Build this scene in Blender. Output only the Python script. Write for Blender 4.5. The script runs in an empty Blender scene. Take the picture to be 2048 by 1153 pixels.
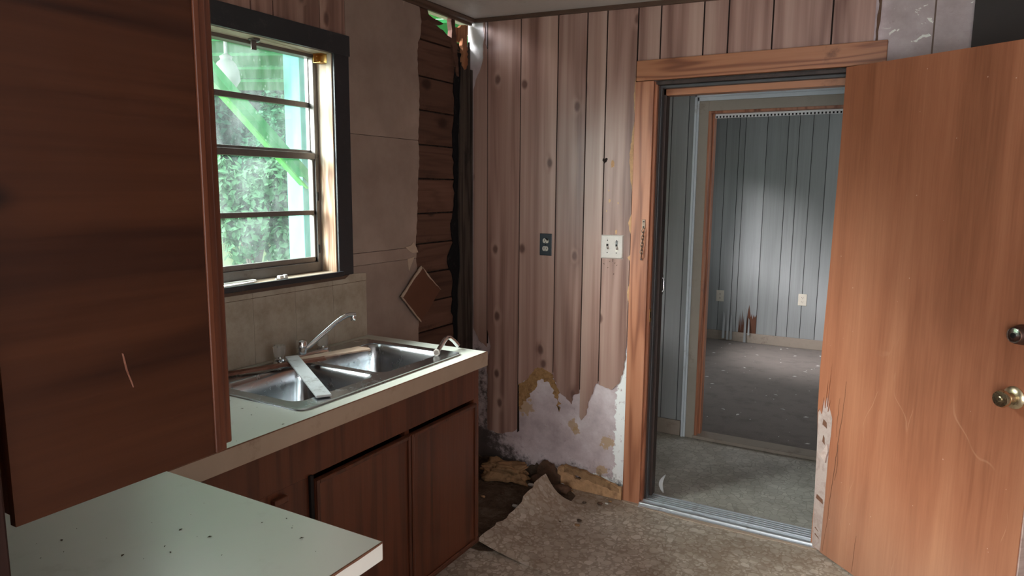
import bpy, bmesh, math, random
from mathutils import Vector, Matrix
R = random.Random(7)
SC = bpy.context.scene
COL = SC.collection

# ------------------------------------------------------------------ camera
YAW, PITCH, ROLL, FPX = .5176, -.1421, .0083, 1401.74
cam_d = bpy.data.cameras.new('camera')
cam = bpy.data.objects.new('camera', cam_d)
COL.objects.link(cam)
fw = Vector((-math.sin(YAW)*math.cos(PITCH), math.cos(YAW)*math.cos(PITCH), math.sin(PITCH)))
rt0 = Vector((math.cos(YAW), math.sin(YAW), 0)); up0 = rt0.cross(fw)
rt = rt0*math.cos(ROLL)+up0*math.sin(ROLL); up = -rt0*math.sin(ROLL)+up0*math.cos(ROLL)
cam.matrix_world = Matrix(((rt.x, up.x, -fw.x, 2.1093), (rt.y, up.y, -fw.y, -3.2583), (rt.z, up.z, -fw.z, 1.58), (0, 0, 0, 1)))
cam_d.sensor_width = 36; cam_d.lens = 36*FPX/2048; cam_d.clip_start = .02
SC.camera = cam

# ------------------------------------------------------------------ sky, hazy low sun, exposure
W = bpy.data.worlds.new('overcast_sky'); SC.world = W; W.use_nodes = True
bg = W.node_tree.nodes['Background']
bg.inputs[0].default_value = (.93, .97, 1.0, 1); bg.inputs[1].default_value = 6.0
sd = bpy.data.lights.new('hazy_sun', 'SUN'); sd.energy = 32; sd.angle = math.radians(60); sd.color = (1.0, .955, .97)
sun = bpy.data.objects.new('hazy_sun', sd); COL.objects.link(sun)
sun.rotation_euler = Vector((1, .66, -.46)).to_track_quat('-Z', 'Y').to_euler()
SC.view_settings.view_transform = 'Standard'; SC.view_settings.look = 'None'
SC.view_settings.gamma = 1; SC.view_settings.use_curve_mapping = False
SC.view_settings.exposure = 0.6
def portal(name, loc, direction, sx, sy):
    l = bpy.data.lights.new(name, 'AREA'); l.shape = 'RECTANGLE'; l.size = sx; l.size_y = sy; l.cycles.is_portal = True
    o = bpy.data.objects.new(name, l); COL.objects.link(o); o.location = loc
    o.rotation_euler = Vector(direction).to_track_quat('-Z', 'Z').to_euler()
portal('daylight_portal', (-.16, -1.51, 1.67), (1, 0, 0), .95, .95)
portal('daylight_portal', (2.1, -5.33, .95), (0, 1, 0), 2.2, 1.7)
portal('daylight_portal', (4.03, -3.1, 1.8), (-1, 0, 0), .8, .8)
portal('daylight_portal', (4.06, 3.0, 1.4), (-1, 0, 0), 1.2, 1.0)
portal('daylight_portal', (-.16, .66, 1.375), (1, 0, 0), .48, .75)
portal('daylight_portal', (-.16, 2.9, 1.325), (1, 0, 0), .8, .85)

# ------------------------------------------------------------------ materials
MATS = {}
class N:
    """small node-graph builder"""
    def __init__(s, name):
        s.m = bpy.data.materials.new(name); s.m.use_nodes = True; s.t = s.m.node_tree
        s.b = s.t.nodes['Principled BSDF']; s.out = s.t.nodes['Material Output']; MATS[name] = s.m
        s.tc = s.n('ShaderNodeTexCoord'); s.P = s.tc.outputs['Object']
    def n(s, ty, **kw):
        o = s.t.nodes.new(ty)
        for k, v in kw.items(): setattr(o, k, v)
        return o
    def put(s, sock, v):
        if isinstance(v, bpy.types.NodeSocket): s.t.links.new(v, sock)
        elif v is not None:
            if hasattr(sock.default_value, '__len__') and not hasattr(v, '__len__'): v = (v,)*len(sock.default_value)
            if hasattr(v, '__len__') and len(v) == 3 and len(sock.default_value) == 4: v = (*v, 1)
            sock.default_value = v
    def math(s, op, a, b=0., clamp=False):
        o = s.n('ShaderNodeMath', operation=op, use_clamp=clamp); s.put(o.inputs[0], a); s.put(o.inputs[1], b); return o.outputs[0]
    def vmath(s, op, a, b=(0, 0, 0)):
        o = s.n('ShaderNodeVectorMath', operation=op); s.put(o.inputs[0], a); s.put(o.inputs[1], b); return o.outputs[0]
    def scale(s, v, k): return s.vmath('MULTIPLY', v, k)
    def noise(s, v, sc, det=4, rough=.6, dist=0.):
        o = s.n('ShaderNodeTexNoise'); s.put(o.inputs['Vector'], v); s.put(o.inputs['Scale'], sc); o.inputs['Detail'].default_value = det
        o.inputs['Roughness'].default_value = rough; o.inputs['Distortion'].default_value = dist; return o.outputs['Fac']
    def voro(s, v, sc, feature='F1', rnd=1.):
        o = s.n('ShaderNodeTexVoronoi', feature=feature); s.put(o.inputs['Vector'], v); o.inputs['Scale'].default_value = sc
        o.inputs['Randomness'].default_value = rnd; return o
    def step(s, x, a, b):
        o = s.n('ShaderNodeMapRange', interpolation_type='SMOOTHSTEP'); s.put(o.inputs[0], x); o.inputs[1].default_value = a; o.inputs[2].default_value = b; return o.outputs[0]
    def ramp(s, x, stops):
        o = s.n('ShaderNodeValToRGB'); s.put(o.inputs[0], x); e = o.color_ramp.elements
        while len(e) < len(stops): e.new(.5)
        for i, (p, c) in enumerate(stops): e[i].position = p; e[i].color = (*c, 1)
        return o.outputs[0]
    def mix(s, f, a, b, mode='MIX'):
        o = s.n('ShaderNodeMix', data_type='RGBA', blend_type=mode); s.put(o.inputs[0], f); s.put(o.inputs[6], a); s.put(o.inputs[7], b); return o.outputs[2]
    def sep(s, v):
        o = s.n('ShaderNodeSeparateXYZ'); s.put(o.inputs[0], v); return o.outputs
    def blob(s, c, r, amp=.5, sc=9.):
        """soft-edged stain of irregular outline around point c"""
        d = s.n('ShaderNodeVectorMath', operation='DISTANCE'); s.put(d.inputs[0], s.P); d.inputs[1].default_value = c
        x = s.math('DIVIDE', d.outputs['Value'], r); x = s.math('ADD', x, s.math('MULTIPLY', s.math('SUBTRACT', s.noise(s.P, sc), .5), amp*4))
        return s.math('SUBTRACT', 1., s.step(x, .85, 1.05))
    def done(s, col, rough=.5, spec=.5, metal=0., bump=None, bstr=.2, bdist=.01, **kw):
        i = s.b.inputs; s.put(i['Base Color'], col); s.put(i['Roughness'], rough); s.put(i['Metallic'], metal); s.put(i['Specular IOR Level'], spec)
        for k, v in kw.items(): s.put(i[k.replace('_', ' ')], v)
        if bump is not None:
            b = s.n('ShaderNodeBump'); b.inputs['Strength'].default_value = bstr; b.inputs['Distance'].default_value = bdist
            s.put(b.inputs['Height'], bump); s.t.links.new(b.outputs[0], i['Normal'])
        return s.m
    def rnd(s):
        return s.n('ShaderNodeObjectInfo').outputs['Random']

def wood(name, cols, axis='Z', scale=1., stretch=.07, rings=10., ringw=.35, knots=0., rough=.5, spec=.4, bump=.15, tone=.25, dirt=0., dirtcol=(.03, .02, .015), fine=70, coat=0., knotcol=None, kscale=3.2, stripes=0., kel=.62):
    """grain along axis; cols dark->light"""
    s = N(name); r = s.rnd()
    cb = s.n('ShaderNodeCombineXYZ'); s.put(cb.inputs[0], s.math('MULTIPLY', r, 17.)); s.put(cb.inputs[1], s.math('MULTIPLY', r, 41.)); s.put(cb.inputs[2], s.math('MULTIPLY', r, 9.))
    v = s.vmath('ADD', s.P, cb.outputs[0])
    k = [1, 1, 1]; k['XYZ'.index(axis)] = stretch
    g = s.scale(v, tuple(k))
    big = s.noise(g, 5*scale, 3, .55, .3)
    phase = s.math('MULTIPLY', big, rings*6.28)
    kn = None
    if knots:
        px, py, pz = s.sep(s.vmath('ADD', v, s.scale(s.n_vec(v, 9.), (.02,)*3)))
        uu_, ww_ = {'Z': (s.math('ADD', px, py), pz), 'Y': (s.math('ADD', px, pz), py), 'X': (s.math('ADD', py, pz), px)}[axis]
        k2 = s.n('ShaderNodeCombineXYZ'); s.put(k2.inputs[0], uu_); s.put(k2.inputs[1], s.math('MULTIPLY', ww_, kel))
        vo = s.n('ShaderNodeTexVoronoi', voronoi_dimensions='2D'); s.put(vo.inputs['Vector'], k2.outputs[0]); vo.inputs['Scale'].default_value = kscale*scale
        d = vo.outputs['Distance']
        sel = s.math('GREATER_THAN', s.sep(vo.outputs['Color'])[0], 1-knots)
        kn = s.math('MULTIPLY', s.math('SUBTRACT', 1., s.step(d, .05, .14)), sel)
        halo = s.math('MULTIPLY', s.math('SUBTRACT', 1., s.step(d, .02, .28)), sel)
        phase = s.math('ADD', phase, s.math('MULTIPLY', halo, 2.))
    ring = s.math('ADD', s.math('MULTIPLY', s.math('SINE', phase), .5), .5)
    ring = s.math('POWER', ring, 2.2)
    fn = s.noise(s.scale(v, tuple(c if i != 'XYZ'.index(axis) else .025 for i, c in enumerate((1, 1, 1)))), fine*scale, 3, .6)
    fac = s.math('ADD', s.math('MULTIPLY', s.math('SUBTRACT', 1., ring), ringw), s.math('MULTIPLY', s.noise(g, 2.2*scale, 2), .75*(1-ringw)))
    fac = s.math('ADD', fac, s.math('MULTIPLY', s.math('SUBTRACT', fn, .5), .55))
    if stripes:
        st = s.noise(s.scale(v, tuple(1 if i != 'XYZ'.index(axis) else .006 for i in range(3))), 11*scale, 2, .5)
        fac = s.math('ADD', fac, s.math('MULTIPLY', s.math('SUBTRACT', st, .5), stripes))
    col = s.ramp(fac, [(.12, cols[0]), (.45, cols[1]), (.85, cols[2])])
    if tone: col = s.mix(1., col, s.ramp(r, [(0, (1-tone,)*3), (1, (1.+tone*.3,)*3)]), 'MULTIPLY')
    if kn is not None: col = s.mix(s.math('MULTIPLY', kn, .9), col, knotcol or tuple(c*.45 for c in cols[0]))
    if dirt:
        dn = s.step(s.noise(s.P, 5., 8, .7), .62-.2*dirt, .78-.1*dirt); col = s.mix(s.math('MULTIPLY', dn, .75), col, dirtcol)
    return s.done(col, s.math('ADD', rough-.08, s.math('MULTIPLY', s.noise(s.P, 12.), .16)), spec, bump=fn, bstr=bump, bdist=.004, Coat_Weight=coat, Coat_Roughness=.35)
def n_vec(s, v, sc):
    o = s.n('ShaderNodeTexNoise'); s.put(o.inputs['Vector'], v); o.inputs['Scale'].default_value = sc; return o.outputs['Color']
N.n_vec = n_vec
def plain(name, col, rough=.5, spec=.4, metal=0., var=.15, sc=14., dirt=0., dirtcol=(.04, .03, .02), bstr=.1, **kw):
    s = N(name); nz = s.noise(s.P, sc, 6, .65)
    c = s.mix(nz, tuple(x*(1-var) for x in col), tuple(min(1, x*(1+var)) for x in col))
    if dirt: c = s.mix(s.math('MULTIPLY', s.step(s.noise(s.P, sc*.6, 9, .75), .56-.2*dirt, .80-.15*dirt), .8), c, dirtcol)
    return s.done(c, s.math('ADD', rough-.06, s.math('MULTIPLY', nz, .12)), spec, metal, bump=nz, bstr=bstr, bdist=.004, **kw)

# knotty panelling print on the kitchen wall
wood('panel_wood', [(.165, .08, .06), (.365, .218, .175), (.54, .375, .305)], 'Z', 1.0, .06, 5.0, .24, knots=.32, rough=.34, spec=.5, bump=.02, tone=.18, fine=40, kscale=6.5, stripes=.95, knotcol=(.115, .058, .045))
wood('panel_grey', [(.23, .24, .24), (.29, .305, .305), (.34, .355, .355)], 'Z', 1., .04, 3., .2, rough=.5, spec=.35, tone=.10, fine=80)
wood('casing_wood', [(.18, .060, .030), (.37, .145, .074), (.48, .215, .12)], 'Z', 1.0, .07, 9., .42, rough=.42, spec=.45, tone=.08, dirt=.1, dirtcol=(.10, .04, .025))
wood('casing_wood_across', [(.18, .062, .029), (.34, .138, .066), (.43, .195, .098)], 'X', 1.0, .09, 9., .42, rough=.42, spec=.45, tone=.08, dirt=.1, dirtcol=(.09, .035, .02))
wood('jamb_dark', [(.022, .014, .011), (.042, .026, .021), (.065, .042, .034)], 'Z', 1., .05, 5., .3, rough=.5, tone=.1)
wood('cabinet_wood', [(.055, .016, .008), (.108, .032, .0145), (.145, .046, .021)], 'Z', 1., .07, 6., .3, rough=.36, spec=.45, tone=.12, fine=90)
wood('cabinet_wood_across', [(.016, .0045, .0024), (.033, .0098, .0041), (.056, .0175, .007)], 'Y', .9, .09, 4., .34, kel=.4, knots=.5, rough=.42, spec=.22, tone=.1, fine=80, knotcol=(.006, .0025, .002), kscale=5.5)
wood('cabinet_bead', [(.042, .012, .006), (.088, .026, .012), (.13, .040, .018)], 'Z', 1.5, .05, 6., .3, rough=.33, spec=.5, tone=.15)
wood('post_dark', [(.012, .005, .004), (.022, .008, .006), (.034, .013, .009)], 'Z', 1., .07, 5., .3, rough=.5, spec=.2)
wood('shiplap', [(.075, .037, .025), (.115, .058, .040), (.155, .082, .058)], 'Y', 1.3, .09, 7., .25, knots=.3, rough=.7, spec=.2, tone=.35, dirt=.25, dirtcol=(.03, .018, .013))
wood('stud_old', [(.018, .014, .012), (.045, .035, .029), (.085, .066, .054)], 'Z', 1.5, .08, 7., .4, rough=.8, spec=.15, tone=.2, dirt=.5, dirtcol=(.008, .007, .007))
wood('jamb_peeled', [(.17, .075, .04), (.40, .27, .18), (.70, .62, .52)], 'Z', 1.6, .10, 6., .45, rough=.6, spec=.3, dirt=.25, dirtcol=(.16, .07, .045), stripes=1.1)
wood('jamb_peeled_across', [(.17, .085, .05), (.34, .25, .18), (.55, .48, .40)], 'Y', 1.6, .10, 6., .45, rough=.6, spec=.3, dirt=.2, dirtcol=(.14, .07, .045), stripes=1.0)
wood('bare_lath', [(.34, .20, .14), (.52, .37, .28), (.62, .48, .38)], 'Y', 2., .05, 4., .25, rough=.65, spec=.2)
wood('red_lath', [(.13, .045, .028), (.24, .10, .065), (.34, .17, .12)], 'Y', 2., .05, 4., .25, rough=.6, spec=.2)
wood('core_pale', [(.46, .33, .28), (.58, .44, .39), (.66, .54, .48)], 'Y', 2., .2, 4., .25, rough=.75, spec=.15, dirt=.12, dirtcol=(.22, .13, .10))
wood('broken_orange', [(.15, .06, .03), (.30, .13, .065), (.42, .21, .11)], 'Z', 3., .1, 4., .3, rough=.8, spec=.1)
plain('black_paint', (.018, .021, .026), .42, .5, var=.3, sc=25, dirt=.1, dirtcol=(.09, .08, .075))
plain('groove_dark', (.022, .014, .012), .8, .1)
plain('groove_grey', (.06, .06, .062), .8, .1)
plain('mould_black', (.008, .008, .009), .85, .1, var=.5, sc=30, dirt=.15, dirtcol=(.05, .045, .04), bstr=.5)
plain('counter_laminate', (.60, .605, .54), .30, .5, var=.05, sc=5, dirt=.04, dirtcol=(.33, .31, .25))
plain('edge_tan', (.36, .27, .20), .45, .4, var=.12, sc=12, dirt=.12, dirtcol=(.20, .13, .09))
plain('edge_white', (.72, .71, .66), .45, .4, var=.06)
plain('particle_brown', (.17, .08, .05), .9, .1, var=.4, sc=120, bstr=.5)
plain('ceiling_paint', (.56, .54, .52), .6, .3, var=.06, sc=8, dirt=.06, dirtcol=(.36, .32, .28))
plain('trim_dark_brown', (.095, .056, .038), .5, .4, var=.4, sc=20, dirt=.15)
plain('window_aluminium', (.17, .155, .145), .45, .5, .5, var=.2, sc=30, dirt=.1)
plain('brass_old', (.55, .33, .11), .42, .5, 1., var=.25, sc=40, dirt=.15, dirtcol=(.10, .06, .03))
plain('brass_bright', (.66, .56, .38), .28, .5, 1., var=.12, sc=30, dirt=.08, dirtcol=(.2, .12, .06))
plain('chrome', (.74, .76, .78), .16, .5, 1., var=.06, dirt=.05, dirtcol=(.25, .24, .22))
plain('sill_metal', (.66, .69, .72), .38, .5, .85, var=.12, sc=25, dirt=.15, dirtcol=(.22, .19, .16))
plain('weatherstrip_grey', (.06, .06, .062), .5, .4, var=.2)
plain('chain_metal', (.20, .145, .11), .5, .5, 1., var=.3, sc=60)
plain('deadbolt_dark', (.09, .05, .04), .4, .5, .7)
plain('plate_black', (.022, .030, .038), .35, .5, var=.2, sc=40)
plain('plate_ivory', (.56, .52, .44), .35, .5, var=.1, sc=40, dirt=.1, dirtcol=(.30, .22, .16))
plain('plate_worn', (.46, .41, .37), .4, .5, var=.15, sc=50, dirt=.2, dirtcol=(.24, .17, .13))
plain('slot_dark', (.012, .010, .009), .7, .2)
plain('white_plastic', (.72, .73, .72), .4, .5, var=.05)
plain('white_moulding', (.60, .66, .70), .4, .5, var=.05, dirt=.05, dirtcol=(.3, .26, .22))
plain('tan_casing', (.32, .285, .235), .5, .4, var=.08, dirt=.08, dirtcol=(.17, .13, .10))
plain('baseboard_tan', (.30, .25, .205), .6, .3, var=.12, dirt=.15, dirtcol=(.13, .09, .07))
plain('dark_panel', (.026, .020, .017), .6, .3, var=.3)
plain('fibre_ochre', (.33, .19, .085), .95, .05, var=.6, sc=45, dirt=.5, dirtcol=(.10, .05, .025), bstr=1.)
plain('osb_orange', (.47, .28, .15), .9, .1, var=.5, sc=36, dirt=.4, dirtcol=(.17, .085, .05), bstr=.8)
plain('rot_brown', (.12, .070, .047), .95, .05, var=.7, sc=30, dirt=.3, bstr=1.)
plain('foam_ochre', (.32, .19, .10), .95, .05, var=.5, sc=26, dirt=.5, dirtcol=(.08, .045, .025), bstr=1.)
plain('flap_board', (.115, .048, .028), .6, .25, var=.2, sc=10)
plain('torn_paper', (.44, .34, .265), .8, .1, var=.2, sc=60)
plain('paint_chip', (.66, .64, .60), .7, .2, var=.1)
plain('leaf_debris', (.06, .04, .025), .8, .1)
plain('stick_white', (.55, .57, .58), .6, .3, var=.12, sc=30, dirt=.25, dirtcol=(.10, .07, .055))
plain('porch_green', (.02, .22, .055), .6, .3, var=.15, sc=6)
plain('porch_lime', (.09, .36, .08), .6, .3, var=.15, sc=6)
plain('post_teal', (.11, .33, .29), .6, .3, var=.2, sc=5, dirt=.1, dirtcol=(.10, .35, .33))
plain('lamp_glass', (.26, .28, .26), .5, .5, var=.03)
plain('trunk_bark', (.06, .045, .035), .9, .1, var=.4)
plain('downspout_white', (.45, .50, .52), .5, .4, var=.05)
plain('siding_white', (.6, .6, .58), .6, .3)

def steel():
    s = N('sink_steel'); g = s.noise(s.scale(s.P, (1, .03, 1)), 160., 3)
    d = s.step(s.noise(s.P, 11., 8, .75), .52, .78)
    c = s.mix(s.math('MULTIPLY', d, .6), s.mix(g, (.44, .46, .48), (.58, .60, .62)), (.24, .22, .20))
    s.done(c, s.math('ADD', .24, s.math('MULTIPLY', d, .25)), .5, 1., bump=g, bstr=.05, bdist=.001)
steel()
def acrylic():
    s = N('acrylic'); s.done((.9, .9, .88), .12, .5, Transmission_Weight=.85, IOR=1.3)
acrylic()
def door_mat():
    s = N('door_veneer'); v = s.P
    g = s.noise(s.scale(v, (1, 1, .06)), 9., 4, .6, .6); f = s.noise(s.scale(v, (1, 1, .035)), 110., 3)
    big = s.noise(s.scale(v, (1, 1, .35)), 2.6, 3, .6)
    fac = s.math('ADD', s.math('MULTIPLY', g, .5), s.math('ADD', s.math('MULTIPLY', f, .22), s.math('MULTIPLY', big, .33)))
    c = s.ramp(fac, [(.34, (.22, .076, .036)), (.52, (.37, .135, .068)), (.70, (.47, .20, .105))])
    # pale wandering scratches and specks, dark scuffs
    w = s.vmath('ADD', s.scale(v, (1, 1, .25)), s.scale(s.n_vec(v, 3.), (.12,)*3))
    e = s.voro(w, 3.2, 'DISTANCE_TO_EDGE').outputs['Distance']
    scr = s.math('MULTIPLY', s.math('SUBTRACT', 1., s.step(e, .0015, .005)), s.step(s.noise(v, 3.5, 3), .50, .60))
    low = s.math('SUBTRACT', 1., s.step(s.sep(v)[2], .75, 1.15)); scr = s.math('MULTIPLY', s.math('MULTIPLY', scr, low), .32)
    c = s.mix(scr, c, (.62, .36, .22))
    sp = s.math('SUBTRACT', 1., s.step(s.voro(v, 22.).outputs['Distance'], .035, .055)); sp = s.math('MULTIPLY', sp, s.math('GREATER_THAN', s.sep(s.voro(v, 22.).outputs['Color'])[1], .86))
    c = s.mix(s.math('MULTIPLY', sp, .8), c, (.66, .48, .38))
    dk = s.step(s.noise(s.scale(v, (1, 1, .5)), 16., 6, .7), .70, .78); c = s.mix(s.math('MULTIPLY', dk, .6), c, (.13, .045, .022))
    pale = s.math('MULTIPLY', s.math('SUBTRACT', 1., s.step(s.sep(v)[2], .05, .55)), s.noise(v, 2.5)); c = s.mix(s.math('MULTIPLY', pale, .5), c, (.44, .28, .19))
    s.done(c, s.math('ADD', .36, s.math('MULTIPLY', g, .16)), .45, bump=f, bstr=.06, bdist=.003)
door_mat()
def lino():
    s = N('linoleum'); w = s.vmath('ADD', s.P, s.scale(s.n_vec(s.P, 24.), (.045,)*3))
    w = s.scale(w, (1, 1, 0))
    def v2(sc):
        o = s.n('ShaderNodeTexVoronoi', voronoi_dimensions='2D'); s.put(o.inputs['Vector'], w); o.inputs['Scale'].default_value = sc; o.inputs['Randomness'].default_value = .85; return o
    a = v2(19.); b = v2(52.)
    rim = lambda o, r0: (s.math('SUBTRACT', 1., s.step(o.outputs['Distance'], r0-.02, r0+.01)), s.math('SUBTRACT', 1., s.step(o.outputs['Distance'], r0+.03, r0+.06)))
    ra = s.math('ADD', .26, s.math('MULTIPLY', s.sep(a.outputs['Color'])[2], .16)); da = s.math('SUBTRACT', a.outputs['Distance'], ra)
    ina = s.math('SUBTRACT', 1., s.step(da, -.03, .0)); outa = s.math('SUBTRACT', 1., s.step(da, .03, .06))
    inb, outb = rim(b, .40)
    pal = lambda t: s.ramp(t, [(0, (.44, .375, .305)), (.6, (.53, .465, .39)), (1, (.64, .58, .51))])
    line = (.36, .295, .23)
    c = s.mix(inb, line, pal(s.sep(b.outputs['Color'])[1])); c = s.mix(outa, c, line); c = s.mix(ina, c, pal(s.sep(a.outputs['Color'])[1])); edge = ina
    dz = s.step(s.noise(s.P, 1.9, 8, .68), .45, .64); c = s.mix(s.math('MULTIPLY', dz, .50), c, (.20, .13, .085))
    df = s.step(s.noise(s.P, 9., 8, .75), .56, .75); c = s.mix(s.math('MULTIPLY', df, .45), c, (.11, .07, .045))
    s.done(c, s.math('ADD', .42, s.math('MULTIPLY', dz, .25)), .4, bump=edge, bstr=.08, bdist=.002)
lino()
def lino_hall():
    s = N('linoleum_hall'); w = s.vmath('ADD', s.P, s.scale(s.n_vec(s.P, 14.), (.018,)*3)); w = s.scale(w, (1, 1, 0))
    a = s.voro(w, 26.); ae = s.voro(w, 26., 'DISTANCE_TO_EDGE').outputs['Distance']
    c = s.ramp(s.sep(a.outputs['Color'])[1], [(0, (.46, .435, .385)), (1, (.60, .57, .51))]); c = s.mix(s.step(ae, .02, .06), (.37, .34, .295), c)
    dz = s.step(s.noise(s.P, 2.4, 8, .7), .42, .70); c = s.mix(s.math('MULTIPLY', dz, .65), c, (.25, .22, .18))
    s.done(c, .48, .35)
lino_hall()
def carpet():
    s = N('carpet'); a = s.noise(s.P, 220., 3, .7); b = s.noise(s.P, 6., 6, .7)
    c = s.mix(a, (.13, .112, .10), (.32, .28, .255)); c = s.mix(s.math('MULTIPLY', s.step(b, .45, .75), .5), c, (.11, .094, .084))
    c = s.mix(s.step(s.noise(s.P, 130., 1), .765, .79), c, (.4, .35, .3))
    s.done(c, .95, .1, bump=a, bstr=.6, bdist=.01)
carpet()
def dirt_floor():
    s = N('dirt_floor'); a = s.noise(s.P, 8., 9, .75); b = s.noise(s.P, 60., 5, .7)
    c = s.ramp(a, [(.3, (.035, .022, .015)), (.5, (.11, .075, .052)), (.72, (.24, .185, .14))]); c = s.mix(s.step(b, .52, .75), c, (.05, .03, .02))
    s.done(c, .9, .1, bump=b, bstr=.8, bdist=.01)
dirt_floor()
def old_wall():
    s = N('old_wall'); x, y, z = s.sep(s.P)
    a = s.noise(s.P, 5., 8, .65); b = s.noise(s.P, 26., 6, .7)
    c = s.ramp(a, [(.32, (.36, .285, .285)), (.52, (.52, .43, .435)), (.70, (.66, .59, .595))])
    c = s.mix(s.math('MULTIPLY', s.step(b, .58, .72), .5), c, (.22, .16, .15))
    # ochre water stains
    for p, r in (((.825, 0, .285), .036), ((.63, 0, .345), .028), ((.65, 0, .31), .02), ((.80, 0, .13), .03), ((.335, 0, .40), .05)):
        c = s.mix(s.math('MULTIPLY', s.blob(p, r, .8, 30.), .75), c, (.42, .27, .13))
    # flaking white plaster beside the casing, along the foot and in the upper corner
    edge = s.math('MULTIPLY', s.step(x, .845, .885), s.math('SUBTRACT', 1., s.step(z, .74, .80)))
    edge = s.math('MAXIMUM', edge, s.math('MULTIPLY', s.step(x, .60, .75), s.math('SUBTRACT', 1., s.step(z, .075, .12))))
    edge = s.math('MULTIPLY', edge, s.math('SUBTRACT', 1., s.step(x, .95, 1.0)))
    fl = s.step(s.math('ADD', s.noise(s.P, 32., 7, .7), s.math('MULTIPLY', edge, .27)), .64, .69)
    c = s.mix(s.math('MULTIPLY', fl, s.step(edge, .05, .3)), c, (.80, .80, .78))
    cor = s.math('MULTIPLY', s.math('SUBTRACT', 1., s.step(x, .05, .10)), s.step(z, 2.2, 2.3))
    c = s.mix(cor, c, (.74, .76, .77))
    # mould creeping up from the floor and out of the corner
    md = s.math('ADD', s.math('SUBTRACT', 1., s.step(z, .02, .30)), s.math('MULTIPLY', s.math('SUBTRACT', 1., s.step(x, .02, .40)), s.math('SUBTRACT', 1., s.step(z, .55, .95))))
    mm = s.step(s.math('ADD', s.noise(s.P, 13., 9, .78), s.math('MULTIPLY', md, .30)), .70, .90)
    c = s.mix(s.math('MULTIPLY', mm, .9), c, (.045, .034, .028))
    # paint drips near the top right
    ur = s.math('MULTIPLY', s.step(x, 1.93, 1.99), s.step(z, 2.0, 2.1)); pd = s.step(s.noise(s.scale(s.P, (1, 1, 1.6)), 13., 5, .6, 1.2), .645, .66)
    c = s.mix(s.math('MULTIPLY', ur, .40), c, (.26, .225, .205)); c = s.mix(s.math('MULTIPLY', ur, pd), c, (.72, .72, .66))
    s.done(c, .75, .2, bump=s.math('ADD', fl, b), bstr=.4, bdist=.006)
old_wall()
def wallboard():
    s = N('wallboard_taupe'); a = s.noise(s.P, 4., 7, .6); b = s.noise(s.P, 45., 5, .7)
    c = s.ramp(a, [(.3, (.235, .172, .142)), (.7, (.345, .262, .222))]); c = s.mix(s.math('MULTIPLY', s.step(b, .62, .75), .35), c, (.13, .095, .08))
    st = s.noise(s.scale(s.P, (1, 1, .10)), 34., 2); c = s.mix(s.math('MULTIPLY', s.step(st, .745, .765), .8), c, (.60, .50, .42))
    s.done(c, .6, .3)
wallboard()
def tile_mat():
    s = N('tileboard'); a = s.noise(s.P, 7., 8, .68); b = s.noise(s.P, 30., 6, .7)
    c = s.ramp(a, [(.3, (.27, .215, .16)), (.5, (.385, .325, .255)), (.72, (.45, .395, .325))]); c = s.mix(s.math('MULTIPLY', s.step(b, .60, .74), .4), c, (.19, .135, .09))
    s.done(c, .5, .35)
tile_mat()
def glass():
    s = N('dusty_glass'); t = s.t
    tr = s.n('ShaderNodeBsdfTransparent'); tr.inputs[0].default_value = (.90, .965, .94, 1)
    gl = s.n('ShaderNodeBsdfGlossy'); gl.inputs['Roughness'].default_value = .03
    tl = s.n('ShaderNodeBsdfTranslucent'); tl.inputs[0].default_value = (.82, .93, .93, 1)
    m1 = s.n('ShaderNodeMixShader'); m2 = s.n('ShaderNodeMixShader')
    dust = s.math('MULTIPLY', s.step(s.noise(s.scale(s.P, (1, 1, .35)), 11., 6, .65), .30, .80), .035); dust = s.math('ADD', dust, .006)
    sp = s.math('MULTIPLY', s.math('SUBTRACT', 1., s.step(s.voro(s.scale(s.P, (1, 1, .4)), 42.).outputs['Distance'], .05, .11)), .06); dust = s.math('ADD', dust, sp)
    s.put(m1.inputs[0], dust); t.links.new(tr.outputs[0], m1.inputs[1]); t.links.new(tl.outputs[0], m1.inputs[2])
    m2.inputs[0].default_value = .05; t.links.new(m1.outputs[0], m2.inputs[1]); t.links.new(gl.outputs[0], m2.inputs[2])
    t.links.new(m2.outputs[0], s.out.inputs['Surface'])
glass()
def leafmat(name, a, b):
    s = N(name); c = s.mix(s.noise(s.P, 3.), a, b); t = s.t
    s.done(c, .75, .08); tl = s.n('ShaderNodeBsdfTranslucent'); s.put(tl.inputs[0], c)
    m = s.n('ShaderNodeMixShader'); m.inputs[0].default_value = .3; t.links.new(s.b.outputs[0], m.inputs[1]); t.links.new(tl.outputs[0], m.inputs[2]); t.links.new(m.outputs[0], s.out.inputs['Surface'])
leafmat('leaf_mid', (.014, .065, .038), (.04, .125, .06))
leafmat('leaf_pale', (.035, .11, .055), (.09, .19, .095))
leafmat('leaf_dark', (.008, .036, .024), (.02, .07, .038))
def grassmat():
    s = N('grass'); a = s.noise(s.P, 2., 8, .7); b = s.noise(s.scale(s.P, (3, 3, 1)), 30., 4, .7)
    s.done(s.mix(b, s.mix(a, (.05, .11, .035), (.11, .16, .06)), (.16, .20, .10)), .9, .1, bump=b, bstr=1., bdist=.05)
grassmat()

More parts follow.
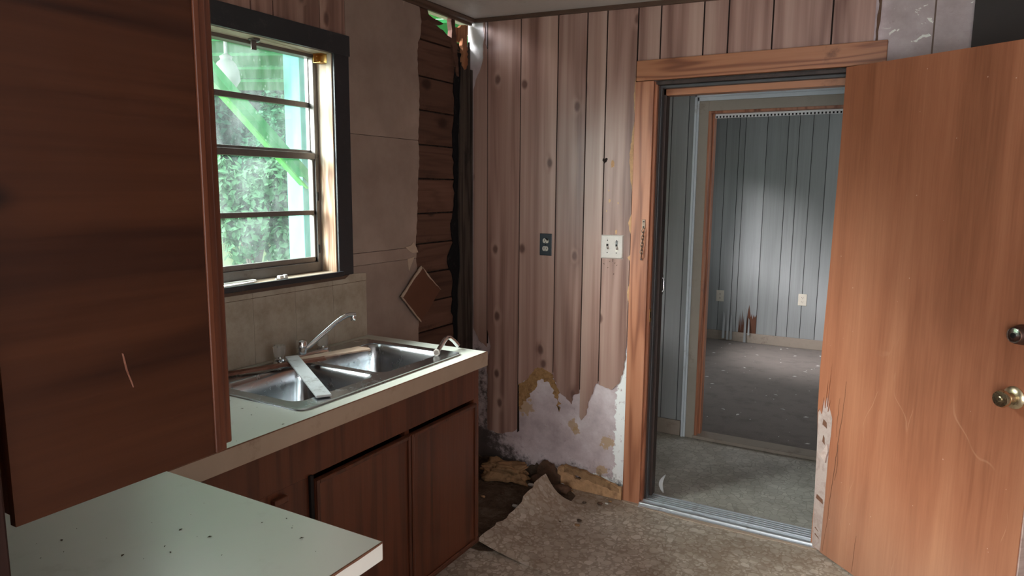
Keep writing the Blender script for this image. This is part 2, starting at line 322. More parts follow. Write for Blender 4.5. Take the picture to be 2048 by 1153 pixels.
# ------------------------------------------------------------------ geometry helpers
WLOC = {}
def meta(o, label=None, cat=None, group=None, kind=None):
    if label: o['label'] = label
    if cat: o['category'] = cat
    if group: o['group'] = group
    if kind: o['kind'] = kind
    return o
class MB:
    def __init__(s): s.v = []; s.f = []
    def add(s, vs, fs):
        k = len(s.v); s.v += [tuple(p) for p in vs]; s.f += [tuple(i+k for i in f) for f in fs]; return s
    def box(s, x0, x1, y0, y1, z0, z1):
        return s.add([(x0, y0, z0), (x1, y0, z0), (x1, y1, z0), (x0, y1, z0), (x0, y0, z1), (x1, y0, z1), (x1, y1, z1), (x0, y1, z1)],
                     [(0, 3, 2, 1), (4, 5, 6, 7), (0, 1, 5, 4), (1, 2, 6, 5), (2, 3, 7, 6), (3, 0, 4, 7)])
    def prism(s, poly, ax, a, b):
        """poly in the two axes other than ax (in XYZ order), extruded a..b along ax"""
        def P(p, t):
            q = list(p); q.insert(ax, t); return q
        n = len(poly)
        return s.add([P(p, a) for p in poly]+[P(p, b) for p in poly], [tuple(range(n))[::-1], tuple(range(n, 2*n))]+[(i, (i+1) % n, n+(i+1) % n, n+i) for i in range(n)])
    def bar(s, a, b, w, h, upv=(0, 0, 1)):
        a, b = Vector(a), Vector(b); d = (b-a).normalized(); u = Vector(upv); sx = d.cross(u).normalized()*(w/2); sz = sx.normalized().cross(d).normalized()*(h/2)
        vs = [p+e for p in (a, b) for e in (-sx-sz, sx-sz, sx+sz, -sx+sz)]
        return s.add(vs, [(0, 1, 2, 3), (7, 6, 5, 4), (0, 4, 5, 1), (1, 5, 6, 2), (2, 6, 7, 3), (3, 7, 4, 0)])
    def tube(s, path, r, seg=12, caps=True):
        path = [Vector(p) for p in path]; n = len(path); rr = r if hasattr(r, '__len__') else [r]*n; k = len(s.v); ref = None; vs = []
        for i, p in enumerate(path):
            d = (path[min(i+1, n-1)]-path[max(i-1, 0)]).normalized()
            if ref is None: ref = d.orthogonal().normalized()
            ref = (ref-d*ref.dot(d)).normalized(); e = d.cross(ref)
            vs += [p+(ref*math.cos(2*math.pi*j/seg)+e*math.sin(2*math.pi*j/seg))*rr[i] for j in range(seg)]
        fs = [(i*seg+j, i*seg+(j+1) % seg, (i+1)*seg+(j+1) % seg, (i+1)*seg+j) for i in range(n-1) for j in range(seg)]
        if caps: fs += [tuple(range(seg))[::-1], tuple(range((n-1)*seg, n*seg))]
        return s.add(vs, fs)
    def lathe(s, c, prof, seg=20, axis=(0, 0, 1), flute=0., nf=8):
        """prof: (radius, height) along axis from c"""
        q = Vector((0, 0, 1)).rotation_difference(Vector(axis)); vs = []
        for r, h in prof:
            for j in range(seg):
                t = 2*math.pi*j/seg; rr = r*(1+flute*math.cos(nf*t)); vs.append(Vector(c)+q @ Vector((rr*math.cos(t), rr*math.sin(t), h)))
        n = len(prof)
        fs = [(i*seg+j, i*seg+(j+1) % seg, (i+1)*seg+(j+1) % seg, (i+1)*seg+j) for i in range(n-1) for j in range(seg)]+[tuple(range(seg))[::-1], tuple(range((n-1)*seg, n*seg))]
        return s.add(vs, fs)
    def build(s, name, mat, parent=None, smooth=False, bevel=0., local=False, origin=None):
        xs = [[p[i] for p in s.v] for i in range(3)]
        if local: org = Vector((0, 0, 0))
        elif origin is not None: org = Vector(origin)
        else: org = Vector(((min(xs[0])+max(xs[0]))/2, (min(xs[1])+max(xs[1]))/2, min(xs[2])))
        me = bpy.data.meshes.new(name); me.from_pydata([Vector(p)-org for p in s.v], [], s.f)
        bm = bmesh.new(); bm.from_mesh(me); bmesh.ops.recalc_face_normals(bm, faces=bm.faces); bm.to_mesh(me); bm.free()
        me.materials.append(MATS[mat])
        if smooth:
            for p in me.polygons: p.use_smooth = True
            me.set_sharp_from_angle(angle=math.radians(40))
        o = bpy.data.objects.new(name, me); COL.objects.link(o)
        if parent is not None:
            o.parent = parent
            if not local: o.location = org-WLOC.get(parent.name, Vector((0, 0, 0)))
        else: o.location = org
        WLOC[o.name] = org
        if bevel:
            b = o.modifiers.new('bevel', 'BEVEL'); b.width = bevel; b.segments = 2; b.limit_method = 'ANGLE'; b.angle_limit = math.radians(50)
        return o
def empty(name, loc, label=None, cat=None, rot=(0, 0, 0), group=None, kind=None):
    o = bpy.data.objects.new(name, None); COL.objects.link(o); o.location = loc; o.rotation_euler = rot; o.empty_display_size = .05
    WLOC[o.name] = Vector(loc); return meta(o, label, cat, group, kind)
def box(name, mat, b, parent=None, bevel=0., **kw): return MB().box(*b).build(name, mat, parent, bevel=bevel, **kw)
def rag(pts, amp, step, seed=0):
    """roughen a polyline"""
    rr = random.Random(seed); out = []
    for (a, b) in zip(pts[:-1], pts[1:]):
        L = math.dist(a, b); n = max(1, int(L/step)); out.append(a)
        for i in range(1, n):
            t = i/n; nx, ny = -(b[1]-a[1])/L, (b[0]-a[0])/L; j = rr.uniform(-amp, amp)
            out.append((a[0]+(b[0]-a[0])*t+nx*j, a[1]+(b[1]-a[1])*t+ny*j))
    out.append(pts[-1]); return out

# ================================================================== THE HOUSE SHELL
ZC = 2.464
floor = meta(MB().prism([(-.13, -5.38), (4.05, -5.38), (4.05, .02), (-.13, .02)], 2, -.05, 0).build('floor', 'linoleum', origin=(0, 0, 0)), 'worn tan pebble-patterned linoleum on the kitchen floor', 'floor', kind='structure')
meta(MB().prism([(-.13, .02), (4.0, .02), (4.0, 1.14), (-.13, 1.14)], 2, -.05, -.001).build('floor', 'linoleum_hall', origin=(0, 0, 0)), 'grey pebble-patterned linoleum in the hall beyond the doorway', 'floor', kind='structure')
meta(MB().prism([(-.13, 1.14), (4.0, 1.14), (4.0, 4.3), (-.13, 4.3)], 2, -.05, .0).build('floor', 'carpet', origin=(0, 0, 0)), 'dark littered carpet in the far room', 'floor', kind='structure')
# dirty subfloor laid bare where the sheet has peeled
dp = rag([(.02, -.84), (.40, -.86), (.62, -.80), (.70, -.55), (.72, -.28), (.70, -.10), (.62, -.015)], .015, .05, 3)
MB().prism(dp+[(.02, -.015)], 2, .0005, .003).build('bare_subfloor', 'dirt_floor', floor)
# ceiling: slightly sagging to the right
c = MB(); c.add([(-.14, -5.4, ZC), (4.1, -5.4, ZC-.11), (4.1, .1, ZC-.11), (-.14, .1, ZC), (-.14, -5.4, ZC+.12), (4.1, -5.4, ZC+.12), (4.1, .1, ZC+.12), (-.14, .1, ZC+.12)], [(0, 3, 2, 1), (4, 5, 6, 7), (0, 1, 5, 4), (1, 2, 6, 5), (2, 3, 7, 6), (3, 0, 4, 7)])
meta(c.build('ceiling', 'ceiling_paint', origin=(0, 0, 0)), 'pale painted kitchen ceiling', 'ceiling', kind='structure')
meta(box('ceiling', 'ceiling_paint', (-.14, 4.1, .1, 4.4, 2.47, 2.58), origin=(0, 0, 0)), 'ceiling over the hall and the far room', 'ceiling', kind='structure')

# ---- left (outside) wall with its openings
wl = MB(); XA, XB = -.14, -.028
for (y0, y1, z0, z1) in [(-5.4, -1.965, 0, 2.5), (-1.965, -1.062, 0, 1.205), (-1.965, -1.062, 2.13, 2.5), (-1.062, -.41, 0, 2.5), (-.41, .17, 0, 2.325), (.17, .22, 0, 2.5),
                         (.22, .42, 0, 2.5), (.42, .90, 0, 1.0), (.42, .90, 1.75, 2.5), (.90, 2.5, 0, 2.5), (2.5, 3.3, 0, .9), (2.5, 3.3, 1.75, 2.5), (3.3, 4.4, 0, 2.5)]:
    wl.box(XA, XB, y0, y1, z0, z1)
wall_left = meta(wl.build('wall_left', 'stud_old', origin=(0, 0, 0)), 'stripped kitchen wall around the window, bare boards showing near the corner', 'wall', kind='structure')
# horizontal boards laid bare beside the corner (top one rotted away along its upper edge)
seams = [.0, .15, .30, .45, .60, .72, .85, 1.0, 1.15, 1.30, 1.45, 1.62, 1.785, 1.95, 2.11, 2.283]
for i in range(len(seams)-1):
    box('board', 'shiplap', (-.026, -.008+.002*(i % 2), -.60, -.02, seams[i]+.004, seams[i+1]-.003), wall_left, bevel=.003)
top = rag([(-.128, 2.30), (-.15, 2.315), (-.19, 2.335), (-.225, 2.34), (-.26, 2.358), (-.31, 2.368), (-.39, 2.384), (-.43, 2.37), (-.52, 2.38)], .005, .02, 5)
MB().prism([(-.60, 2.287), (-.118, 2.287)]+top+[(-.60, 2.385)], 0, -.026, -.006).build('board', 'shiplap', wall_left)
MB().prism([(-.52, 2.43), (-.52, 2.375)]+rag([(-.44, 2.37), (-.38, 2.374), (-.30, 2.376), (-.262, 2.385), (-.25, 2.393), (-.285, 2.397), (-.34, 2.401), (-.375, 2.41), (-.385, 2.43)], .003, .015, 8), 0, -.030, -.010).build('rotten_board_end', 'shiplap', wall_left)
MB().prism(rag([(-.196, 2.44), (-.205, 2.41), (-.196, 2.37), (-.200, 2.33), (-.185, 2.26), (-.15, 2.15)], .005, .02, 9)+rag([(-.135, 2.15), (-.15, 2.30), (-.165, 2.37), (-.175, 2.44)], .006, .02, 10), 0, -.022, .004).build('rotten_splinter', 'shiplap', wall_left)
MB().prism(rag([(-.165, 2.395), (-.16, 2.37), (-.135, 2.335), (-.09, 2.33), (-.03, 2.34), (-.02, 2.43), (-.06, 2.42), (-.11, 2.40)], .007, .012, 19), 0, -.032, -.016).build('rotten_splinter', 'broken_orange', wall_left)
MB().prism(rag([(-.115, 2.21), (-.11, 2.345), (-.07, 2.35), (-.062, 2.22), (-.09, 2.19)], .008, .012, 12), 0, -.008, .012).build('broken_post_end', 'broken_orange', wall_left)
# black rotted felt and the corner stud
fl = rag([(-.155, 2.27), (-.175, 2.1), (-.17, 1.95), (-.185, 1.8), (-.17, 1.62), (-.185, 1.45), (-.205, 1.36), (-.185, 1.29), (-.235, 1.22), (-.225, 1.16), (-.185, 1.08), (-.20, .95), (-.18, .8), (-.17, .5)], .010, .03, 21)
MB().prism(fl+[(-.07, .5), (-.07, 2.27)], 0, -.006, -.001).build('rotted_felt', 'mould_black', wall_left)
MB().prism(rag([(-.145, .05), (-.148, 1.0), (-.125, 1.15), (-.14, 1.4), (-.138, 1.8), (-.12, 2.0), (-.118, 2.22)], .005, .05, 22)+rag([(-.035, 2.34), (-.03, 1.2), (-.028, .05)], .003, .07, 23), 0, -.004, .006).build('corner_stud', 'stud_old', wall_left)
box('corner_strip', 'stud_old', (-.01, .004, -.026, -.004, .05, 2.2), wall_left)
# taupe wallboard, torn along its right-hand edge
edge = [(-.505, .80), (-.497, .90), (-.50, .97), (-.50, 1.10), (-.515, 1.235), (-.515, 1.30), (-.50, 1.42), (-.495, 1.54), (-.490, 1.62), (-.478, 1.72), (-.488, 1.80), (-.478, 1.95), (-.475, 2.05), (-.488, 2.18), (-.482, 2.26), (-.46, 2.30), (-.452, 2.36), (-.47, 2.44)]
def seg(z0, z1):
    e = [p for p in edge if z0 < p[1] < z1]
    def at(z):
        for a, b in zip(edge[:-1], edge[1:]):
            if a[1] <= z <= b[1]: return (a[0]+(b[0]-a[0])*(z-a[1])/(b[1]-a[1]), z)
        return edge[0] if z < edge[0][1] else edge[-1]
    return rag([at(z0)]+e+[at(z1)], .004, .018, int(z0*100))
for z0, z1, x in [(.80, 1.233, .004), (1.235, 1.288, .0055), (1.290, 1.802, .003), (1.804, 2.44, .004)]:
    MB().prism([(-.975, z0)]+seg(z0, z1)+[(-.975, z1)], 0, -.006, x).build('wallboard', 'wallboard_taupe', wall_left)
MB().prism([(-.975, 0), (-.56, 0), (-.56, .80), (-.975, .80)], 0, -.006, .003).build('wallboard', 'wallboard_taupe', wall_left)
MB().prism([(-5.3, 0), (-1.965, 0), (-1.965, 2.46), (-5.3, 2.46)], 0, -.028, .003).build('wallboard', 'wallboard_taupe', wall_left)
MB().prism([(-1.965, 0), (-.97, 0), (-.97, 1.2), (-1.965, 1.2)], 0, -.028, .002).build('wallboard', 'wallboard_taupe', wall_left)
# pale torn paper along the break
MB().prism(rag([(-.60, 1.295), (-.545, 1.262), (-.50, 1.262), (-.512, 1.285), (-.535, 1.315), (-.555, 1.30), (-.60, 1.295)], .003, .02, 31)[:-1], 0, .004, .0065).build('torn_paper', 'torn_paper', wall_left)
MB().prism([(-.585, 1.235), (-.53, 1.243), (-.555, 1.205), (-.575, 1.175)], 0, .005, .007).build('torn_paper', 'torn_paper', wall_left)
# vertical panelling above the window
gy = [-1.96, -1.80, -1.64, -1.457, -1.355, -1.12, -.975]
for a, b in zip(gy[:-1], gy[1:]): box('plank', 'panel_wood', (-.004, .004, a+.003, b-.003, 2.16, 2.45), wall_left)
box('groove_backing', 'groove_dark', (-.028, -.003, -1.965, -.96, 2.14, 2.45), wall_left)
# diamond of wallboard hanging off the wall, brown back to the room
db = empty('broken_wallboard', (.02, -.5, .91), 'brown diamond-shaped piece of broken wallboard hanging beside the bare boards', 'broken board')
dm = rag([(-.500, 1.192), (-.655, 1.062), (-.505, .918)], .003, .03, 41)+rag([(-.505, .918), (-.335, 1.06), (-.43, 1.13), (-.500, 1.192)], .004, .03, 42)[1:-1]
MB().prism(dm, 0, .012, .024).build('board_face', 'flap_board', db)
MB().prism(rag([(-.500, 1.196), (-.66, 1.062), (-.645, 1.060), (-.57, 1.127), (-.495, 1.182)], .002, .02, 43), 0, .02, .027).build('torn_edge', 'torn_paper', db)
MB().prism(rag([(-.66, 1.062), (-.505, .914), (-.508, .924), (-.60, 1.012), (-.648, 1.058)], .002, .02, 44), 0, .02, .0265).build('torn_edge', 'torn_paper', db)
MB().prism(rag([(-.49, 1.19), (-.40, 1.11), (-.335, 1.056), (-.40, 1.104), (-.45, 1.142)], .002, .015, 45), 0, .02, .0265).build('torn_edge', 'torn_paper', db)
# trims at the ceiling
t = MB().tube([(.012, -5.3, 2.452), (.012, -.02, 2.452)], .016, 8); t.box(-.004, .010, -5.3, -.02, 2.425, 2.462)
meta(t.build('trim_1', 'trim_dark_brown'), 'dark quarter-round trim where the window wall meets the ceiling', 'trim', kind='structure')
t = MB(); t.add([(.0, -.022, 2.440), (4.0, -.022, 2.331), (4.0, 0, 2.331), (.0, 0, 2.440), (.0, -.014, 2.463), (4.0, -.014, 2.356), (4.0, 0, 2.356), (.0, 0, 2.463)], [(0, 3, 2, 1), (4, 5, 6, 7), (0, 1, 5, 4), (1, 2, 6, 5), (2, 3, 7, 6), (3, 0, 4, 7)])
meta(t.build('trim_2', 'trim_dark_brown'), 'thin brown strip where the panelled wall meets the ceiling', 'trim', kind='structure')

# ---- back wall with doorway
OX0, OX1, OZ = 1.035, 1.85, 2.075
wall_back = meta(MB().prism([(-.028, 0), (OX0-.02, 0), (OX0-.02, OZ+.02), (OX1+.02, OZ+.02), (OX1+.02, 0), (4.1, 0), (4.1, 2.5), (-.028, 2.5)], 1, 0, .11).build('wall_back', 'old_wall', origin=(0, 0, 0)), 'knotty wood panelled wall around the doorway, torn away at the foot', 'wall', kind='structure')
def ctop(x): return 2.462-.0265*x-.004
pl = [(.010, .0955, [(.010, .80), (.05, .73), (.096, .70)]),
      (.101, .296, [(.123, .706), (.100, .60), (.105, .506), (.103, .35), (.108, .222), (.18, .213), (.249, .234), (.282, .246), (.296, .26)]),
      (.302, .507, [(.301, .514), (.359, .554), (.40, .615), (.446, .63), (.508, .60)]),
      (.514, .664, [(.513, .59), (.549, .513), (.588, .489), (.622, .455), (.631, .504), (.655, .515), (.665, .52)]),
      (.671, .767, [(.670, .395), (.680, .376), (.707, .411), (.715, .466), (.743, .543), (.757, .585), (.768, .59)]),
      (.774, .9215, [(.773, .585), (.80, .578), (.842, .566), (.884, .607), (.905, .682), (.915, .80)])]
for i, (a, b, bot) in enumerate(pl):
    bt = rag(bot, .004, .012, 60+i)
    if i == 0: poly = bt+rag([(.096, 2.30), (.082, 2.33), (.080, 2.44), ], .003, .02, 3)+rag([(.072, 2.44), (.078, 2.36), (.070, 2.28), (.06, 2.22), (.035, 2.17), (.010, 2.10)], .005, .02, 4)
    else: poly = bt+[(b, ctop(b)), (a, ctop(a))]
    if i == 1: poly = [(.101, .80)]+poly[0:1]+poly[1:]
    MB().prism(poly, 1, -.006, -.0002).build('plank', 'panel_wood', wall_back)
bx = [.925, 1.034, 1.231, 1.339, 1.525, 1.758, 1.918]
for a, b in zip(bx[:-1], bx[1:]): MB().prism([(a+.0035, 2.12), (b-.0035, 2.12), (b-.0035, ctop(b)), (a+.0035, ctop(a))], 1, -.006, -.0002).build('plank', 'panel_wood', wall_back)
for x, z in [(.0985, .72), (.2985, .53), (.5105, .61), (.6675, .54), (.7705, .60), (.9235, .85)]+[(q, 2.12) for q in bx[1:-1]]:
    MB().prism([(x-.005, z), (x+.005, z), (x+.005, ctop(x)), (x-.005, ctop(x))], 1, -.003, -.0001).build('groove', 'groove_dark', wall_back)
# loose dark edge of the sheet beside the first tall plank
MB().prism([(.297, .24), (.308, .25), (.304, .50), (.297, .53)], 1, -.005, -.0003).build('torn_groove', 'groove_dark', wall_back)
# fibre backing left on the wall where the sheet tore off
MB().prism(rag([(.30, .515), (.305, .36), (.325, .40), (.35, .44), (.39, .49), (.42, .555), (.455, .565), (.50, .53), (.535, .47), (.55, .40), (.552, .515), (.505, .60), (.45, .64), (.415, .63), (.36, .57), (.30, .515)], .012, .011, 77)[:-1], 1, -.004, .001).build('torn_fibre', 'fibre_ochre', wall_back)
# strip of bare ochre fibre along the casing
for k, (z0, z1, w) in enumerate([(1.56, 1.90, .020), (1.36, 1.46, .016), (1.23, 1.26, .014), (1.02, 1.12, .010), (1.93, 2.10, .008)]):
    l = rag([(.921, z0), (.921-w*.6, z0+(z1-z0)*.2), (.921-w, z0+(z1-z0)*.55), (.921-w*.5, z0+(z1-z0)*.8), (.921, z1)], .0022, .014, 90+k)
    MB().prism(l, 1, -.0066, -.003).build('bare_fibre_patch', 'osb_orange', wall_back)
for k, (px, pz, r) in enumerate([(.815, 1.70, .022), (.805, 1.52, .012), (.85, 1.51, .007), (.845, 1.37, .012), (.79, 1.47, .006), (.80, 1.57, .006)]):
    pts = [(px+r*.55*math.cos(a)*R.uniform(.6, 1.2), pz+r*math.sin(a)*R.uniform(.6, 1.2)) for a in [i*.7 for i in range(9)]]
    MB().prism(pts, 1, -.0064, -.003).build('bare_fibre_patch', 'osb_orange', wall_back)
pts = [(.777+.014*math.cos(a)*R.uniform(.4, 1.2), 1.715+.018*math.sin(a)*R.uniform(.4, 1.2)) for a in [i*.6 for i in range(10)]]
MB().prism(pts, 1, -.0064, -.003).build('gouge', 'groove_dark', wall_back)
# plain wall right of the casing, seam and dark panel
box('seam_strip', 'trim_dark_brown', (2.118, 2.124, -.001, .003, 2.0, 2.41), wall_back)
MB().prism(rag([(1.921, 2.17), (1.924, 2.42)], .003, .02, 3)+[(1.935, 2.42)]+rag([(1.934, 2.25), (1.930, 2.17)], .004, .02, 4), 1, -.006, .0).build('torn_edge', 'rot_brown', wall_back)
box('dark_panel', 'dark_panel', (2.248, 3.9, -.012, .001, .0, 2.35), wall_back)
# rotted foot of the wall
MB().prism([(.02, 0), (.93, 0)]+rag([(.93, .03), (.80, .045), (.66, .055), (.55, .065), (.50, .11), (.47, .065), (.42, .09), (.36, .05), (.2, .045), (.02, .06)], .012, .015, 101), 1, -.010, .001).build('rotted_foot', 'dirt_floor', wall_back)
bb = meta(MB().prism([(.56, .002), (.922, .002)]+rag([(.922, .070), (.84, .085), (.76, .098), (.71, .085), (.69, .06), (.66, .062), (.645, .098), (.58, .118), (.56, .10)], .006, .02, 103), 1, -.030, -.012).build('baseboard_back', 'osb_orange'), 'broken stretch of orange fibre baseboard left of the doorway', 'baseboard', kind='structure')
MB().prism([(.44, 0), (.58, 0)]+rag([(.58, .06), (.53, .11), (.47, .12), (.44, .07)], .01, .02, 104), 1, -.035, -.012).build('rotted_end', 'rot_brown', bb)
MB().prism(rag([(.60, .085), (.70, .075), (.80, .06), (.91, .04), (.91, .06), (.80, .095), (.70, .115), (.60, .125)], .006, .02, 105), 1, -.034, -.010).build('crumbled_top', 'foam_ochre', bb)

# ---- other walls of the kitchen (behind the camera), with daylight openings
wr = MB()
for (y0, y1, z0, z1) in [(-5.4, -3.5, 0, 2.5), (-3.5, -2.7, 0, 1.4), (-3.5, -2.7, 2.2, 2.5), (-2.7, .11, 0, 2.5)]: wr.box(3.95, 4.07, y0, y1, z0, z1)
meta(wr.build('wall_right', 'wallboard_taupe', origin=(0, 0, 0)), 'kitchen wall on the right, behind the open door', 'wall', kind='structure')
wf = MB()
for (x0, x1, z0, z1) in [(-.14, 1.0, 0, 2.5), (1.0, 3.2, 0, .1), (1.0, 3.2, 1.8, 2.5), (3.2, 4.1, 0, 2.5)]: wf.box(x0, x1, -5.4, -5.28, z0, z1)
meta(wf.build('wall_front', 'wallboard_taupe', origin=(0, 0, 0)), 'kitchen wall behind the viewer', 'wall', kind='structure')

# ---- hall wall with the second doorway
H0 = 1.08; D0, D1, DZ = 1.005, 1.86, 2.06
wall_hall = meta(MB().prism([(-.03, 0), (D0-.012, 0), (D0-.012, DZ), (D1, DZ), (D1, 0), (4.1, 0), (4.1, 2.5), (-.03, 2.5)], 1, H0, H0+.11).build('wall_hall', 'groove_grey', origin=(0, 0, 0)), 'grey panelled hall wall around the second doorway', 'wall', kind='structure')
hx = [.0, .20, .30, .50, .62, .769, .874, .935]
for a, b in zip(hx[:-1], hx[1:]): box('plank', 'panel_grey', (a+.0025, b-.0025, H0-.006, H0-.0002, .10, 2.46), wall_hall)
hx = [.935, 1.085, 1.19, 1.36, 1.47, 1.63, 1.78, 1.95, 2.1]
for a, b in zip(hx[:-1], hx[1:]): box('plank', 'panel_grey', (a+.0025, b-.0025, H0-.006, H0-.0002, 2.13, 2.46), wall_hall)
meta(box('baseboard_hall', 'baseboard_tan', (0, .905, H0-.018, H0-.0065, 0, .10), bevel=.004), 'grey-tan baseboard along the hall wall', 'baseboard', kind='structure')
t = MB().box(.912, .926, H0-.030, H0-.006, 0, 2.145).box(.926, .938, H0-.022, H0-.006, 0, 2.135)
t.box(.912, 1.98, H0-.030, H0-.006, 2.128, 2.145).box(.926, 1.98, H0-.022, H0-.006, 2.105, 2.128)
meta(t.build('trim_3', 'white_moulding', bevel=.002), 'white moulding round the second doorway', 'trim', kind='structure')
t = MB().box(.938, .995, H0-.016, H0-.0062, 0, 2.105).box(.995, 1.98, H0-.016, H0-.0062, 2.045, 2.105)
meta(t.build('trim_4', 'tan_casing', bevel=.002), 'flat tan casing inside the white moulding of the second doorway', 'trim', kind='structure')
t = MB().box(.995, 1.010, H0-.018, H0+.13, 0, 2.045).box(1.010, 1.022, H0+.03, H0+.07, 0, 2.035).box(1.010, D1, H0-.018, H0+.13, 2.03, 2.045)
meta(t.build('trim_5', 'casing_wood', bevel=.002), 'orange-brown wooden jamb of the second doorway', 'trim', kind='structure')
meta(box('trim_6', 'baseboard_tan', (.985, D1, H0-.022, H0+.10, 0, .022), bevel=.004), 'worn wooden threshold strip between hall and carpet', 'trim', kind='structure')
# toothed strip across the head of the second doorway
td = empty('toothed_strip', (1.44, H0+.045, 2.0), 'thin white strip with dark notches along the head of second doorway', 'strip')
box('strip', 'white_plastic', (1.022, D1, H0+.040, H0+.048, 2.006, 2.030), td)
nb = None
for i in range(42):
    x = 1.028+i*.0195
    if nb is None: nb = box('notch', 'slot_dark', (x, x+.009, H0+.0385, H0+.042, 2.008, 2.019), td)
    else:
        q = nb.copy(); COL.objects.link(q); q.location.x += i*.0195

# ---- far room
F0 = 4.2
wall_far = meta(box('wall_far', 'groove_grey', (-.03, 4.1, F0, F0+.1, 0, 2.5), origin=(0, 0, 0)), 'grey panelled wall of the far room seen through both doorways', 'wall', kind='structure')
fx = [-.02, .12, .26, .381, .511, .57, .779, .977, 1.079, 1.202, 1.34, 1.50, 1.62, 1.80, 1.95, 2.1]
for a, b in zip(fx[:-1], fx[1:]):
    z0 = .10; poly = [(a+.003, z0), (b-.003, z0), (b-.003, 2.46), (a+.003, 2.46)]
    if abs(a-.57) < .01: poly = [(.573, .10), (.60, .10), (.606, .30), (.613, .17), (.617, .33), (.626, .12), (.634, .34), (.645, .18), (.650, .28), (.667, .10), (.674, .12), (.690, .33), (.70, .40), (.722, .27), (.730, .31), (.74, .25), (.749, .30), (.762, .27), (.776, .30), (.776, 2.46), (.573, 2.46)]
    MB().prism(poly, 1, F0-.006, F0-.0002).build('plank', 'panel_grey', wall_far)
box('bare_backing', 'flap_board', (.572, .777, F0-.003, F0, .09, .42), wall_far)
for k, (x, w, zt, zb) in enumerate([(.44, .02, .30, .02), (.485, .016, .33, .01), (.52, .018, .28, .015), (.66, .018, .36, -.0), (.70, .012, .26, .08)]):
    MB().add([(x, F0-.008, zt), (x+w, F0-.008, zt-.02), (x+w+.01, F0-.035, zb+.005), (x+.004, F0-.04, zb+.002), (x, F0-.010, zt), (x+w, F0-.010, zt-.02), (x+w+.01, F0-.038, zb+.005), (x+.004, F0-.043, zb+.002)],
             [(0, 1, 2, 3), (7, 6, 5, 4), (0, 4, 5, 1), (1, 5, 6, 2), (2, 6, 7, 3), (3, 7, 4, 0)]).build('hanging_splinter', 'panel_grey', wall_far)
meta(box('baseboard_far', 'baseboard_tan', (-.02, 4.0, F0-.018, F0-.0065, 0, .10), bevel=.004), 'tan baseboard of the far room', 'baseboard', kind='structure')
wq = MB()
for (y0, y1, z0, z1) in [(.11, 2.4, 0, 2.5), (2.4, 3.6, 0, .9), (2.4, 3.6, 1.9, 2.5), (3.6, 4.3, 0, 2.5)]: wq.box(3.9, 4.02, y0, y1, z0, z1)
meta(wq.build('wall_far_right', 'panel_grey', origin=(0, 0, 0)), 'right-hand wall of the hall and far room', 'wall', kind='structure')
meta(box('wall_far_left', 'panel_grey', (-.027, -.005, 1.2, 2.49, 0, 2.46), origin=(0, 0, 0)), 'left-hand wall of the far room', 'wall', kind='structure')
# litter on the far carpet
lit = MB(); rr = random.Random(5)
for i in range(110):
    x, y = rr.uniform(.2, 2.2), rr.uniform(1.25, 4.1); a = rr.uniform(0, 3.1); l = rr.choice([.004, .006, .008, .02]); w = .003
    dx, dy = math.cos(a)*l, math.sin(a)*l; lit.add([(x-dx, y-dy, .002), (x+dy*.4+w, y-dx*.4, .004), (x+dx, y+dy, .003), (x-dy*.4, y+dx*.4+w, .005)], [(0, 1, 2, 3)])
meta(lit.build('carpet_litter', 'paint_chip'), 'pale paint flakes and lint scattered over the far carpet', 'litter', kind='stuff')

# ---- doorway casing and jamb
t = MB().box(.926, 1.016, -.024, -.0002, 0, 2.078); meta(t.build('trim_7', 'casing_wood', bevel=.003), 'upright orange pine casing left of the open doorway', 'trim', kind='structure')
t = MB().box(.930, 1.968, -.028, -.0002, 2.080, 2.172); meta(t.build('trim_8', 'casing_wood_across', bevel=.003), 'orange pine head casing above the open doorway', 'trim', kind='structure')
meta(box('trim_9', 'casing_wood', (1.868, 1.95, -.022, -.0002, 0, 2.078), bevel=.003), 'right-hand casing of doorway behind the open door', 'trim', kind='structure')
jm = empty('door_frame', (1.44, .05, 0), 'dark wooden jamb lining the open kitchen doorway', 'door frame', kind='structure')
box('jamb', 'casing_wood', (1.015, 1.027, -.004, .02, 0, 2.076), jm, bevel=.002)
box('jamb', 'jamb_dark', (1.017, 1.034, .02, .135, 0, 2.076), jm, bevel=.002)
box('weatherstrip', 'weatherstrip_grey', (1.034, 1.042, .022, .055, .02, 2.05), jm, bevel=.003)
box('stop', 'jamb_dark', (1.034, 1.052, .062, .115, .02, 2.05), jm, bevel=.003)
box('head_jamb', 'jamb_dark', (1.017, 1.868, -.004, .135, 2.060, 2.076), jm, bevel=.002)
box('stop', 'casing_wood_across', (1.034, 1.85, .062, .125, 2.018, 2.060), jm, bevel=.003)
box('weatherstrip', 'weatherstrip_grey', (1.034, 1.85, .022, .055, 2.046, 2.060), jm, bevel=.003)
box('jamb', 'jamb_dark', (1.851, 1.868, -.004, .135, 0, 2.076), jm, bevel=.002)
# strike plates
sp = empty('strike_plate', (1.043, .09, 1.06), 'small metal latch catch on the dark door stop', 'strike plate')
MB().tube([(1.054, .10, 1.075), (1.06, .10, 1.085), (1.06, .10, 1.135), (1.054, .10, 1.145)], .004, 8).build('loop', 'chrome', sp, smooth=True)
MB().box(1.0515, 1.054, .088, .112, 1.06, 1.16).build('plate', 'jamb_dark', sp)
sp = empty('strike_plate', (1.027, .0, .95), 'small brass strike plate low on the doorway edge', 'strike plate')
box('plate', 'brass_old', (1.0271, 1.0295, -.002, .019, .935, 1.00), sp, bevel=.001)
box('latch_hole', 'slot_dark', (1.0290, 1.0300, .003, .014, .955, .985), sp)
